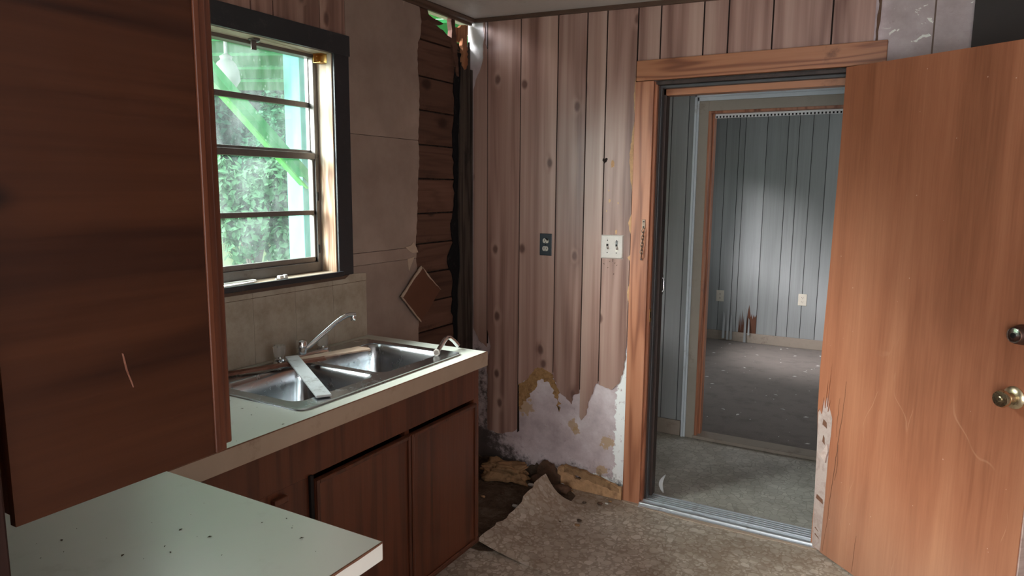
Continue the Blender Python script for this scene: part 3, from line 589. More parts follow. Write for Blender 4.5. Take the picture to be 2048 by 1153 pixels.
# metal threshold, sagging a little at the left
th = empty('threshold', (1.44, .02, 0), 'ribbed aluminium threshold across the kitchen doorway', 'threshold')
MB().add([(1.02, -.055, .001), (1.87, -.055, .001), (1.87, -.02, .016), (1.02, -.02, .016), (1.02, .105, .016), (1.87, .105, .016), (1.02, .13, .002), (1.87, .13, .002)], [(0, 1, 2, 3), (3, 2, 5, 4), (4, 5, 7, 6), (0, 6, 7, 1), (0, 3, 4, 6), (1, 7, 5, 2)]).build('sill_plate', 'sill_metal', th)
for k in range(5): box('rib', 'sill_metal', (1.02, 1.87, .002+k*.021, .010+k*.021, .0161, .0225), th, bevel=.001)
MB().tube([(1.02, -.032, .012), (1.87, -.032, .012)], .008, 10).build('nosing', 'sill_metal', th, smooth=True)
fe = rag([(.93, -.035), (1.2, -.07), (1.5, -.075), (1.85, -.062)], .006, .03, 4)
MB().prism(fe+[(1.85, -.045), (.93, -.02)], 2, .0006, .004).build('crumbled_edge', 'torn_paper', th)
# white shard standing in the corner of the doorway
sh = MB(); n = 8
for i in range(n+1):
    t_ = i/n; z = .012+.10*t_; w = .022*math.sin(math.pi*min(1, .15+t_*.8)); ox = -.018*math.sin(math.pi*t_); sh.v += [(1.085+ox-w/2+.01*t_, .150, z), (1.085+ox+w/2+.01*t_, .145, z), (1.085+ox+w/2+.01*t_, .150, z), (1.085+ox-w/2+.01*t_, .155, z)]
sh.f += [(4*i+j, 4*i+(j+1) % 4, 4*i+4+(j+1) % 4, 4*i+4+j) for i in range(n) for j in range(4)]+[(3, 2, 1, 0), (4*n, 4*n+1, 4*n+2, 4*n+3)]
meta(sh.build('broken_shard', 'white_plastic'), 'curved white shard standing at the foot of the door jamb', 'shard')

# ---- the open door, hinged at the right of the doorway
door = empty('door_1', (1.825, -.04, 0), 'scratched orange-brown flush door standing open, split along its hinge edge', 'door', rot=(0, 0, -math.radians(44)), kind='structure')
sag = lambda s_: 2.074-.043*s_
left = [(-.012, .006), (-.006, .25), (-.010, .45), (-.024, .62), (-.024, .81), (-.010, 1.25), (-.006, 1.48), (0, 1.746), (.002, 2.074)]
out = [(-.010, .006), (.905, .012)]+[(.905, sag(.905))]+left[::-1][:-1]
MB().prism(out, 1, .004, .044).build('slab', 'casing_wood', door, local=True)
strip_in = rag([(.057, .007), (.062, .25), (.065, .48), (.070, .62)], .002, .05, 5)
spl = [(.050, .66), (.052, .70), (.040, .64), (.046, .86), (.034, .66), (.030, .78), (.022, .65), (.012, .70), (.004, .62), (-.010, .64), (-.020, .62)]
ven = strip_in+spl+[(-.024, .81), (-.010, 1.25), (-.006, 1.48), (0, 1.746), (.002, 2.074), (.905, sag(.905)), (.905, .012)]
MB().prism(ven, 1, 0, .0045).build('face_veneer', 'door_veneer', door, local=True)
MB().prism([(.000, .01), (.055, .008), (.062, .25), (.066, .48), (.070, .64), (.050, .88), (.03, .70), (-.020, .66), (-.012, .45)], 1, .0032, .0044).build('exposed_core', 'core_pale', door, local=True)
for k, (s0, s1, z0, z1) in enumerate([(.012, .040, .575, .600), (.018, .034, .50, .53), (.005, .05, .235, .255), (.01, .035, .10, .104), (.012, .04, .07, .075)]):
    MB().prism([(s0, z0), (s1, z0-.01), (s1-.004, z1-.01), (s0+.004, z1)], 1, .0022, .0036).build('splinter_gap', 'particle_brown', door, local=True)
MB().prism(rag([(.014, .44), (.05, .415), (.062, .47), (.055, .50), (.03, .46)], .003, .02, 6), 1, -.004, .003).build('loose_splinter', 'core_pale', door, local=True)
def crack(pts, w): 
    l = rag(pts, .002, .03, 8); return MB().prism([(x-w*math.sin(math.pi*min(1, i/len(l)+.08)), z) for i, (x, z) in enumerate(l)]+[(x+w*.3, z) for x, z in l[::-1]], 1, -.0005, .001)
crack([(.134, .80), (.128, .66), (.116, .55), (.105, .40), (.092, .267), (.085, .15), (.070, .02)], .0028).build('split', 'particle_brown', door, local=True)
crack([(.105, .72), (.100, .62), (.104, .55)], .002).build('split', 'particle_brown', door, local=True)
crack([(.252, .18), (.247, .10), (.241, .015)], .0016).build('split', 'particle_brown', door, local=True)
crack([(.115, .52), (.120, .44), (.110, .36)], .0022).build('split', 'particle_brown', door, local=True)
box_edge = MB().box(.9052, .9100, .004, .040, .02, sag(.9)-.01).build('latch_edge', 'core_pale', door, local=True)
# knob
kb = MB().lathe((.838, 0, .94), [(.036, 0), (.036, .004), (.031, .009), (.016, .012), (.013, .026), (.018, .034), (.026, .042), (.0275, .054), (.025, .060), (.014, .061)], 24, (0, -1, 0)).build('door_knob', 'brass_bright', door, smooth=True, local=True)
k2 = MB().lathe((.838, -.060, .94), [(.0085, 0), (.0085, .002), (.006, .003)], 16, (0, -1, 0)).build('key_cylinder', 'brass_bright', kb, local=True); MB().box(.8372, .8388, -.0636, -.062, .936, .944).build('keyhole', 'slot_dark', kb, local=True)
dbt = MB().lathe((.842, 0, 1.142), [(.032, 0), (.032, .006), (.028, .020), (.0265, .030), (.022, .034), (.021, .034)], 24, (0, -1, 0)).build('deadbolt', 'deadbolt_dark', door, smooth=True, local=True)
MB().lathe((.842, -.034, 1.142), [(.0235, 0), (.0235, .003), (.018, .005)], 24, (0, -1, 0)).build('lock_face', 'chrome', dbt, smooth=True, local=True)
MB().lathe((.842, -.0385, 1.142), [(.0085, 0), (.0085, .002), (.006, .003)], 16, (0, -1, 0)).build('key_cylinder', 'slot_dark', dbt, local=True)
for z in (.22, 1.05, 1.85): MB().tube([(-.012, .048, z), (-.012, .048, z+.09)], .006, 8).build('hinge', 'brass_old', door, smooth=True, local=True)

# ================================================================== WINDOW
win = empty('window_1', (-.09, -1.51, 1.22), 'four-light metal window with dusty panes above the sink', 'window', kind='structure')
WY0, WY1 = -1.945, -1.082
def rail(z0, z1, x0=-.105, x1=-.075, name='sash_rail'): return box(name, 'window_aluminium', (x0, x1, WY0, WY1, z0, z1), win, bevel=.002)
rail(2.098, 2.122, -.115, -.070, 'frame_head'); rail(1.222, 1.262, -.115, -.068, 'frame_sill')
for y in (WY0-.012, WY1-.010): box('frame_side', 'window_aluminium', (-.115, -.070, y, y+.024, 1.222, 2.122), win, bevel=.002)
rail(1.690, 1.716, -.10, -.072, 'meeting_rail'); rail(1.716, 1.728, -.115, -.095, 'meeting_rail')
rail(1.900, 1.922, -.113, -.096, 'glazing_bar'); rail(1.460, 1.480, -.098, -.078, 'glazing_bar'); rail(1.262, 1.284, -.098, -.078, 'sash_rail')
for y in (WY0+.008, WY1-.020): box('sash_stile', 'window_aluminium', (-.098, -.078, y, y+.018, 1.262, 1.70), win, bevel=.002)
for y in (WY0+.008, WY1-.014): box('sash_stile', 'white_plastic', (-.113, -.096, y, y+.010, 1.72, 2.10), win, bevel=.001)
for z0, z1, x in [(1.284, 1.460, -.088), (1.480, 1.690, -.088), (1.728, 1.900, -.105), (1.922, 2.098, -.105)]: box('pane', 'dusty_glass', (x-.0015, x+.0015, WY0+.012, WY1-.012, z0, z1), win)
for z in (1.52, 1.30): box('spring_latch', 'slot_dark', (-.072, -.066, WY1-.008, WY1-.002, z, z+.035), win)
# wooden lining, stool, casing
box('jamb_lining', 'jamb_peeled', (-.115, .010, -1.070, -1.050, 1.215, 2.125), win)
box('jamb_lining', 'jamb_peeled', (-.115, .010, -1.975, -1.957, 1.215, 2.125), win)
box('head_lining', 'jamb_peeled_across', (-.115, .010, -1.965, -1.062, 2.112, 2.130), win)
box('stool', 'jamb_peeled_across', (-.115, .030, -1.965, -1.062, 1.205, 1.222), win)
meta(box('trim_10', 'black_paint', (.0045, .022, -1.064, -.978, 1.205, 2.118), bevel=.002), 'black upright window casing on the right', 'trim', kind='structure')
meta(box('trim_11', 'black_paint', (.0045, .024, -2.05, -.972, 2.114, 2.196), bevel=.002), 'black head casing above the window', 'trim', kind='structure')
meta(box('trim_12', 'black_paint', (.0045, .022, -2.05, -1.963, 1.205, 2.113), bevel=.002), 'black upright window casing hidden behind the hanging cabinet', 'trim', kind='structure')
meta(MB().box(.0305, .044, -2.05, -1.060, 1.205, 1.226).build('trim_13', 'black_paint', bevel=.002), 'black front edge of the window stool', 'trim', kind='structure')
MBt = MB().prism([(-2.05, 1.188), (-1.03, 1.188), (-1.0, 1.204), (-2.05, 1.204)], 0, .0075, .020)
meta(MBt.build('trim_14', 'trim_dark_brown', bevel=.002), 'brown apron strip under the window stool', 'trim', kind='structure')
# curtain brackets
br = empty('curtain_bracket', (-.03, -1.418, 2.10), 'small metal bracket under the window head lining', 'bracket')
box('plate', 'window_aluminium', (-.045, -.015, -1.432, -1.404, 2.106, 2.1115), br); box('hook', 'window_aluminium', (-.034, -.030, -1.430, -1.408, 2.072, 2.107), br); box('tab', 'chrome', (-.030, -.012, -1.412, -1.404, 2.100, 2.104), br)
br = empty('blind_bracket', (-.03, -1.062, 2.06), 'brass box bracket in the upper corner of window lining', 'bracket')
b_ = MB()
for q in [(-.052, -.012, -1.072, -1.0705, 2.075, 2.111), (-.052, -.0505, -1.106, -1.072, 2.075, 2.111), (-.052, -.012, -1.106, -1.072, 2.075, 2.0765), (-.052, -.012, -1.106, -1.072, 2.1095, 2.111)]: b_.box(*q)
b_.build('box_bracket', 'brass_old', br)
for z in (2.085, 2.10): box('screw', 'chrome', (-.0504, -.049, -1.092, -1.086, z, z+.005), br)
# bits on the stool
q = empty('paint_flake', (-.03, -1.50, 1.222), 'curled white-painted wood flake on window stool nearest the hanging cabinet', 'paint flake', group='debris on the window stool')
MB().add([(-.06, -1.60, 1.223), (-.035, -1.60, 1.223), (-.02, -1.46, 1.2245), (-.05, -1.455, 1.2245), (-.06, -1.60, 1.227), (-.035, -1.60, 1.228), (-.02, -1.46, 1.229), (-.05, -1.455, 1.229)], [(0, 3, 2, 1), (4, 5, 6, 7), (0, 1, 5, 4), (1, 2, 6, 5), (2, 3, 7, 6), (3, 0, 4, 7)]).build('flake', 'paint_chip', q)
q = empty('paint_flake', (.0, -1.55, 1.222), 'broad flat pale chip on the front of window stool', 'paint flake', group='debris on the window stool')
MB().add([(-.025, -1.64, 1.223), (.02, -1.64, 1.223), (.022, -1.53, 1.2235), (.0, -1.475, 1.224), (-.025, -1.64, 1.227), (.02, -1.64, 1.227), (.022, -1.53, 1.230), (.0, -1.475, 1.229)], [(0, 3, 2, 1), (4, 5, 6, 7), (0, 1, 5, 4), (1, 2, 6, 5), (2, 3, 7, 6), (3, 0, 4, 7)]).build('flake', 'paint_chip', q)
q = empty('plastic_clip', (.0, -1.345, 1.222), 'tiny white plastic clip lying on the window stool', 'clip')
box('clip_body', 'white_plastic', (-.012, .006, -1.372, -1.352, 1.2225, 1.236), q, bevel=.002); box('clip_body', 'white_plastic', (-.010, .004, -1.345, -1.332, 1.2225, 1.238), q, bevel=.002); box('clip_tab', 'white_plastic', (-.006, .0, -1.385, -1.328, 1.2225, 1.227), q)

# ================================================================== BACKSPLASH
bs = empty('backsplash', (.0, -1.5, .916), 'stained beige tile-patterned panel between counter and window', 'backsplash')
ty = [-2.29, -2.12, -1.915, -1.71, -1.506, -1.30, -1.092, -.884]
for a, b in zip(ty[:-1], ty[1:]):
    for z0, z1 in ((.916, 1.165), (1.167, 1.203)):
        if b > -.9 and z0 > 1: MB().prism([(a+.0006, z0), (b-.0006, z0), (b-.0006, 1.199), (a+.05, 1.207), (a+.03, 1.203), (a+.0006, z1)], 0, .0042, .0075).build('tile', 'tileboard', bs)
        else: box('tile', 'tileboard', (.0042, .0075, a+.0006, b-.0006, z0, z1), bs)
box('joint_backing', 'rot_brown', (.0041, .0062, -2.29, -.885, .916, 1.198), bs)

# ================================================================== CABINETS AND COUNTER
XF = .592
bc = empty('base_cabinet', (.3, -1.55, 0), 'dark reddish-brown sink cabinet with two panelled doors', 'cabinet')
MB().box(.03, XF-.02, -.885, -.868, .085, .855).build('side_panel', 'cabinet_wood', bc)
box('carcass_floor', 'cabinet_wood', (.03, XF-.02, -2.30, -.886, .085, .10), bc)
box('carcass_back', 'cabinet_wood', (.03, .036, -2.30, -.886, .10, .70), bc)
box('toe_board', 'particle_brown', (.50, .515, -2.30, -.87, .0, .085), bc)
box('top_rail', 'cabinet_wood', (XF-.02, XF, -2.30, -.868, .715, .8555), bc, bevel=.001)
box('stile', 'cabinet_wood', (XF-.02, XF, -.905, -.868, .085, .715), bc, bevel=.001)
box('stile', 'cabinet_wood', (XF-.02, XF, -1.360, -1.334, .085, .715), bc)
box('face_panel', 'cabinet_wood', (XF-.02, XF, -2.30, -1.80, .085, .715), bc)
box('bottom_rail', 'cabinet_bead', (XF-.02, XF+.004, -1.81, -.868, .075, .098), bc, bevel=.002)
def cab_door(y0, y1, z0, z1, parent):
    d = box('door', 'cabinet_wood', (XF+.001, XF+.014, y0, y1, z0, z1), parent, bevel=.001)
    w = .014
    for b in [(y0, y0+w, z0, z1), (y1-w, y1, z0, z1), (y0+w, y1-w, z1-w, z1), (y0+w, y1-w, z0, z0+w)]:
        box('bead', 'cabinet_bead', (XF+.0141, XF+.021, b[0], b[1], b[2], b[3]), d, bevel=.003)
    return d
d1 = cab_door(-1.343, -.908, .10, .702, bc); d2 = cab_door(-1.806, -1.349, .10, .702, bc)
box('hinge', 'slot_dark', (XF+.001, XF+.012, -1.822, -1.809, .50, .72), d2, bevel=.002)
box('catch', 'cabinet_bead', (XF, XF+.02, -1.965, -1.915, .68, .70), bc, bevel=.003)
# left-hand door of the run, mostly behind the peninsula
d3 = cab_door(-2.28, -2.0, .10, .662, bc)

ct = empty('countertop', (.3, -1.55, .857), 'pale laminate countertop around the sink with tan front edge', 'countertop')
m = MB(); SX0, SX1, SY0, SY1 = .075, .560, -1.805, -.985
m.box(.002, .633, -2.297, SY0, .862, .915).box(.002, .633, SY1, -.872, .862, .915).box(.002, SX0, SY0, SY1, .862, .915).box(SX1, .633, SY0, SY1, .862, .915)
m.build('top', 'counter_laminate', ct)
box('front_edge', 'edge_tan', (.6331, .6365, -2.297, -.8685, .8565, .913), ct)
box('end_edge', 'edge_tan', (.004, .633, -.8719, -.8685, .8565, .913), ct)
box('edge_seam', 'particle_brown', (.6325, .6362, -2.297, -.869, .9131, .9151), ct)
pt = empty('peninsula_counter', (.65, -2.62, .878), 'pale laminate peninsula counter with a chipped white end', 'countertop')
MB().prism([(.002, -2.883), (1.283, -2.883), (1.283, -2.2975), (.002, -2.2975)], 2, .880, .9152).build('top', 'counter_laminate', pt)
box('end_edge', 'edge_white', (1.2831, 1.286, -2.883, -2.299, .880, .9135), pt)
MB().prism(rag([(-2.883, .912), (-2.60, .9125), (-2.40, .9115), (-2.298, .9130)], .0012, .03, 4)+[(-2.298, .9153), (-2.883, .9153)], 0, 1.2833, 1.2864).build('chipped_seam', 'particle_brown', pt)
box('front_edge', 'edge_tan', (.637, 1.283, -2.2974, -2.2945, .880, .9135), pt)
pb = empty('peninsula_cabinet', (.65, -2.62, 0), 'dark brown cabinet under the peninsula counter', 'cabinet')
box('side_panel', 'cabinet_wood', (1.215, 1.234, -2.88, -2.346, .0, .879), pb); box('front_panel', 'cabinet_wood', (.60, 1.234, -2.345, -2.33, .0, .879), pb); box('back_panel', 'cabinet_wood', (.04, 1.214, -2.88, -2.868, .0, .879), pb)
# hanging cabinet over the peninsula
KX = 1.222
wc = empty('hanging_cabinet', (.62, -2.73, 1.18), 'dark reddish-brown cabinet hung above the peninsula, blank end panel', 'cabinet')
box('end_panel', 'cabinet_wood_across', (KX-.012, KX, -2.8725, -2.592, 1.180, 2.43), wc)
box('body', 'cabinet_wood', (.01, KX-.0125, -2.870, -2.592, 1.190, 2.43), wc)
box('face_frame', 'cabinet_bead', (.01, KX+.001, -2.5915, -2.580, 1.180, 2.43), wc, bevel=.001)
box('cabinet_door', 'cabinet_bead', (.70, KX-.004, -2.5795, -2.5655, 1.186, 2.40), wc, bevel=.003); box('cabinet_door', 'cabinet_bead', (.10, .69, -2.5795, -2.5655, 1.186, 2.40), wc, bevel=.003)
box('scribe_strip', 'cabinet_bead', (KX+.0002, KX+.004, -2.6005, -2.592, 1.181, 2.43), wc, bevel=.001)
m = MB().prism(rag([(-2.719, 1.312), (-2.726, 1.338), (-2.730, 1.360)], .0006, .008, 3)+[(-2.732, 1.361), (-2.7285, 1.338), (-2.7202, 1.312)], 0, KX, KX+.0005); m.build('scratch', 'red_lath', wc)
meta(MB().add([(1.165, -2.96, 0), (1.236, -2.96, 0), (1.236, -2.886, 0), (1.165, -2.886, 0), (1.165, -2.95, 2.43), (1.226, -2.95, 2.43), (1.226, -2.884, 2.43), (1.165, -2.884, 2.43)], [(0, 3, 2, 1), (4, 5, 6, 7), (0, 1, 5, 4), (1, 2, 6, 5), (2, 3, 7, 6), (3, 0, 4, 7)]).build('support_post', 'post_dark', bevel=.003), 'dark wooden post at left edge against the hanging cabinet', 'post')
meta(box('wall_light_block', 'cabinet_wood', (.003, 1.164, -2.955, -2.887, 0, 2.44), origin=(0, 0, 0)), 'unseen partition added behind the peninsula and hanging cabinet to block rear light', 'wall', kind='structure')  # added out of view, keeps rear daylight off the peninsula top

# ================================================================== SINK
sk = empty('sink', (.32, -1.395, .9), 'stainless steel double-bowl sink set in the counter', 'sink')
def rrect(x0, x1, y0, y1, r, z, n=6):
    out = []
    for cx, cy, a0 in ((x1-r, y1-r, 0), (x0+r, y1-r, 90), (x0+r, y0+r, 180), (x1-r, y0+r, 270)):
        for i in range(n+1):
            a = math.radians(a0+90*i/n); out.append((cx+r*math.cos(a), cy+r*math.sin(a), z))
    return out
def bowl(x0, x1, y0, y1):
    m = MB(); prof = [(0, .9215, .045), (.004, .9175, .043), (.010, .905, .042), (.016, .86, .045), (.022, .775, .05), (.035, .752, .05), (.06, .746, .045)]
    for ins, z, r in prof: m.v += rrect(x0+ins, x1-ins, y0+ins, y1-ins, r, z)
    n = 28
    m.f += [(i*n+j, i*n+(j+1) % n, (i+1)*n+(j+1) % n, (i+1)*n+j) for i in range(len(prof)-1) for j in range(n)]+[tuple(range((len(prof)-1)*n, len(prof)*n))]
    return m
BR = (.150, .515, -1.378, -1.008); BL = (.150, .515, -1.782, -1.410)
for b in (BR, BL): 
    o = bowl(*b).build('bowl', 'sink_steel', sk, smooth=True); so = o.modifiers.new('t', 'SOLIDIFY'); so.thickness = .002; so.offset = 1
    MB().lathe(((b[0]+b[1])/2, (b[2]+b[3])/2, .7465), [(.045, 0), (.045, .003), (.036, .004), (.030, -.004), (.01, -.006)], 20).build('drain', 'chrome', o, smooth=True)
# flange: outer frame with two holes, built as a bridged plate
bm = bmesh.new()
def loop(pts): 
    vs = [bm.verts.new(p) for p in pts]; return [bm.edges.new((vs[i], vs[(i+1) % len(vs)])) for i in range(len(vs))]
es = loop(rrect(.058, .577, -1.822, -.968, .03, .9205)) + loop(rrect(*BR, .045, .9205)) + loop(rrect(*BL, .045, .9205))
bmesh.ops.triangle_fill(bm, use_beauty=True, use_dissolve=False, edges=es)
me = bpy.data.meshes.new('flange'); org = Vector((.32, -1.395, .9))
outer = [v for v in bm.verts if v.co.x < .0581 or v.co.x > .5769 or v.co.y < -1.8219 or v.co.y > -.9681]
bmesh.ops.translate(bm, verts=bm.verts, vec=-org); bmesh.ops.recalc_face_normals(bm, faces=bm.faces); bm.to_mesh(me); bm.free(); me.materials.append(MATS['sink_steel'])
fo = bpy.data.objects.new('flange', me); COL.objects.link(fo); fo.parent = sk; so = fo.modifiers.new('t', 'SOLIDIFY'); so.thickness = .004; so.offset = 0
m = MB(); ro = rrect(.055, .580, -1.825, -.965, .032, .9156); ri = rrect(.062, .573, -1.818, -.972, .028, .9225); ri2 = rrect(.070, .565, -1.810, -.980, .026, .9215); n = 28
m.v = ro+ri+ri2; m.f = [(k*n+j, k*n+(j+1) % n, (k+1)*n+(j+1) % n, (k+1)*n+j) for k in range(2) for j in range(n)]
m.build('rolled_rim', 'sink_steel', sk, smooth=True)
# faucet
fc = empty('faucet', (.105, -1.365, .923), 'chrome swing-spout faucet with two clear acrylic knobs', 'faucet')
m = MB(); m.v = rrect(.080, .128, -1.50, -1.232, .022, .9228)+rrect(.083, .125, -1.497, -1.235, .02, .936)+rrect(.090, .118, -1.488, -1.244, .012, .942); n = 28
m.f = [(k*n+j, k*n+(j+1) % n, (k+1)*n+(j+1) % n, (k+1)*n+j) for k in range(2) for j in range(n)]+[tuple(range(n))[::-1], tuple(range(2*n, 3*n))]
m.build('base_plate', 'chrome', fc, smooth=True)
MB().lathe((.104, -1.368, .942), [(.020, 0), (.020, .022), (.017, .024), (.021, .027), (.021, .046), (.016, .052), (.006, .054)], 20).build('hub', 'chrome', fc, smooth=True)
P0 = Vector((.108, -1.352, .958))
spout = MB().tube([P0, (.116, -1.33, .972), (.132, -1.285, 1.006), (.150, -1.235, 1.043), (.160, -1.205, 1.060), (.167, -1.183, 1.068), (.174, -1.163, 1.069), (.178, -1.150, 1.066)], [.0105, .0105, .0098, .0095, .0095, .0095, .010, .011], 14).build('spout', 'chrome', fc, smooth=True)
MB().lathe((.1755, -1.157, 1.044), [(.0105, 0), (.0115, .003), (.0115, .020), (.010, .024)], 18).build('aerator', 'chrome', spout, smooth=True)
for y in (-1.477, -1.258):
    k = MB().lathe((.104, y, .938), [(.022, 0), (.022, .006), (.014, .010), (.012, .016)], 20).build('valve', 'chrome', fc, smooth=True)
    MB().lathe((.104, y, .953), [(.017, 0), (.0195, .004), (.0215, .028), (.0225, .038), (.019, .042), (.008, .042)], 48, flute=.05, nf=8).build('acrylic_knob', 'acrylic', k, smooth=True)
# loose spout at the right-hand end of the sink
ls = empty('loose_spout', (.5, -1.0, .923), 'detached tan-chrome faucet spout lying at the right end of sink', 'faucet spout')
LP = [(.520, -1.060, .936), (.512, -1.040, .938), (.498, -1.00, .948), (.488, -.962, .962), (.484, -.940, .968), (.486, -.922, .965), (.497, -.908, .950), (.510, -.895, .9275)]
lo = MB().tube(LP, [.011, .0095, .0095, .0095, .0095, .0095, .0095, .0095], 14).build('tube', 'chrome', ls, smooth=True)
d = Vector((.28, -.96, -.05)).normalized()
MB().lathe((.519, -1.056, .936), [(.0125, 0), (.0135, .003), (.0135, .011), (.010, .012), (.009, .005)], 18, d).build('threaded_end', 'plate_worn', lo, smooth=True)

# scrap wood in the sink
MB_ = MB().bar((.140, -1.452, .951), (.552, -1.705, .930), .048, .008)
st = meta(MB_.build('wood_strip', 'stick_white', bevel=.002), 'white-painted wood strip leaning across the left sink bowl', 'wood strip', group='scrap wood in the sink')
meta(MB().add([(.055, -1.70, .926), (.090, -1.70, .926), (.250, -1.385, .938), (.225, -1.375, .938), (.055, -1.70, .934), (.085, -1.70, .934), (.245, -1.388, .947), (.225, -1.372, .948)], [(0, 3, 2, 1), (4, 5, 6, 7), (0, 1, 5, 4), (1, 2, 6, 5), (2, 3, 7, 6), (3, 0, 4, 7)]).build('wood_strip', 'red_lath'), 'long reddish splintered lath along the back of the left sink bowl', 'wood strip', group='scrap wood in the sink')
meta(MB().add([(.130, -1.46, .937), (.165, -1.46, .937), (.308, -1.205, .945), (.285, -1.190, .945), (.235, -1.195, .945), (.130, -1.46, .942), (.165, -1.46, .942), (.308, -1.205, .952), (.285, -1.190, .952), (.235, -1.195, .952)], [(0, 4, 3, 2, 1), (5, 6, 7, 8, 9), (0, 1, 6, 5), (1, 2, 7, 6), (2, 3, 8, 7), (3, 4, 9, 8), (4, 0, 5, 9)]).build('wood_strip', 'bare_lath', bevel=.001), 'pale bare lath reaching over the right sink bowl', 'wood strip', group='scrap wood in the sink')
# crumbs on the counter
cr = MB(); rr = random.Random(11)
for i in range(70):
    if i < 34: x, y, z = rr.uniform(.22, .62), rr.uniform(-2.25, -1.83), .9156
    else: x, y, z = rr.uniform(.7, 1.26), rr.uniform(-2.85, -2.32), .9157
    a = rr.uniform(0, 3.1); l = rr.choice([.0015, .002, .003, .005]); dx, dy = math.cos(a)*l, math.sin(a)*l
    cr.add([(x-dx, y-dy, z), (x+dy*.5, y-dx*.5, z+.001), (x+dx, y+dy, z), (x-dy*.5, y+dx*.5, z+.001)], [(0, 1, 2, 3)])
meta(cr.build('counter_crumbs', 'leaf_debris'), 'dark crumbs scattered on the pale counters', 'crumbs', kind='stuff')

# ================================================================== WALL FITTINGS
ol = empty('outlet', (.459, -.006, 1.233), 'black outlet plate with a broken upper socket on the panelled wall', 'outlet')
box('plate', 'plate_black', (.424, .494, -.0115, -.0061, 1.232, 1.346), ol, bevel=.003)
def socket(x, z, y, parent, s=1., broken=False):
    pts = []
    for i in range(20):
        a = 2*math.pi*i/20; pts.append((x+.017*s*math.cos(a), z+max(-.0125*s, min(.0125*s, .017*s*math.sin(a)))))
    k = MB().prism(pts, 1, y-.002, y).build('socket', 'plate_ivory', parent)
    for dx, w, h in ((-.0065*s, .0024*s, .009*s), (.0065*s, .0024*s, .0075*s)): box('slot', 'slot_dark', (x+dx-w/2, x+dx+w/2, y-.0026, y-.0018, z-.002*s, z-.002*s+h), k)
    MB().lathe((x, y-.0018, z-.008*s), [(.0025*s, 0), (.0025*s, .0008)], 10, (0, -1, 0)).build('ground_hole', 'slot_dark', k)
    if broken: MB().prism(rag([(x+.002, z+.006), (x+.016, z-.002), (x+.017, z+.010), (x+.008, z+.0135), (x-.004, z+.0135)], .002, .006, 2), 1, y-.0028, y-.0018).build('break', 'slot_dark', k)
socket(.460, 1.309, -.0115, ol, 1., True); socket(.458, 1.268, -.0115, ol)
MB().lathe((.459, -.0115, 1.289), [(.003, 0), (.003, .001)], 10, (0, -1, 0)).build('screw', 'slot_dark', ol)
sw = empty('light_switch', (.826, -.006, 1.236), 'worn ivory double light switch plate beside the doorway', 'light switch')
MB().add([(.766, -.0062, 1.234), (.886, -.0062, 1.236), (.886, -.0062, 1.356), (.766, -.0062, 1.354), (.772, -.013, 1.240), (.880, -.013, 1.242), (.880, -.013, 1.350), (.772, -.013, 1.348)], [(0, 3, 2, 1), (4, 5, 6, 7), (0, 1, 5, 4), (1, 2, 6, 5), (2, 3, 7, 6), (3, 0, 4, 7)]).build('plate', 'plate_worn', sw, bevel=.002)
for x in (.803, .851):
    f = box('toggle_slot', 'slot_dark', (x-.0055, x+.0055, -.0135, -.0129, 1.283, 1.309), sw)
    MB().add([(x-.0042, -.013, 1.286), (x+.0042, -.013, 1.286), (x+.0042, -.013, 1.299), (x-.0042, -.013, 1.299), (x-.0035, -.025, 1.284), (x+.0035, -.025, 1.284), (x+.0035, -.0245, 1.290), (x-.0035, -.0245, 1.290)], [(0, 3, 2, 1), (4, 5, 6, 7), (0, 1, 5, 4), (1, 2, 6, 5), (2, 3, 7, 6), (3, 0, 4, 7)]).build('toggle', 'plate_worn', f)
    for z in (1.266, 1.327): MB().lathe((x, -.013, z), [(.0027, 0), (.0027, .001)], 10, (0, -1, 0)).build('screw', 'slot_dark', sw)
MB().prism([(.8515+.007*math.cos(i*.524), 1.295+.031*math.sin(i*.524)) for i in range(12)], 1, -.01335, -.0128).build('paint_wear', 'plate_ivory', sw)
box('metal_tab', 'chrome', (.846, .857, -.0142, -.013, 1.309, 1.325), sw)
# insects / droppings under the switch
for k, (x, z, a) in enumerate([(.815, 1.222, 0), (.83, 1.225, 1), (.842, 1.215, .8), (.853, 1.205, .9), (.806, 1.19, .3), (.785, 1.208, 2.2), (.83, 1.232, 0), (.838, 1.16, 1.2)]):
    dx, dz = .004*math.cos(a), .004*math.sin(a); MB().prism([(x-dx, z-dz), (x+dz*.4, z-dx*.4), (x+dx, z+dz), (x-dz*.4, z+dx*.4)], 1, -.0078, -.0061).build('mud_speck', 'leaf_debris', wall_back)
# door chain on the casing
ch = empty('door_chain', (.990, -.025, 1.24), 'tarnished security chain hanging on the left door casing', 'door chain')
box('anchor_plate', 'chain_metal', (.983, .999, -.0275, -.0242, 1.392, 1.435), ch, bevel=.001)
MB().lathe((.991, -.0275, 1.425), [(.004, 0), (.003, .002)], 10, (0, -1, 0)).build('screw', 'chrome', ch); MB().lathe((.991, -.0275, 1.40), [(.004, 0), (.003, .002)], 10, (0, -1, 0)).build('screw', 'chrome', ch)
def ring(c, rx, rz, r, flat):
    p = [];
    for i in range(13):
        a = 2*math.pi*i/12; u = rx*math.cos(a); p.append((c[0]+(u if flat else u*.25), c[1]-(0 if flat else u), c[2]+rz*math.sin(a)))
    return MB().tube(p, r, 6, False)
l0 = ring((.991, -.033, 1.382), .0068, .0125, .0021, True).build('link', 'chain_metal', ch, smooth=True); l1 = ring((.991, -.033, 1.365), .0068, .0125, .0021, False).build('link', 'chain_metal', ch, smooth=True)
for k in range(2, 8):
    o = (l0 if k % 2 == 0 else l1).copy(); COL.objects.link(o); o.location.z -= .0170*(k-(k % 2)); o.location.x -= .0008*k
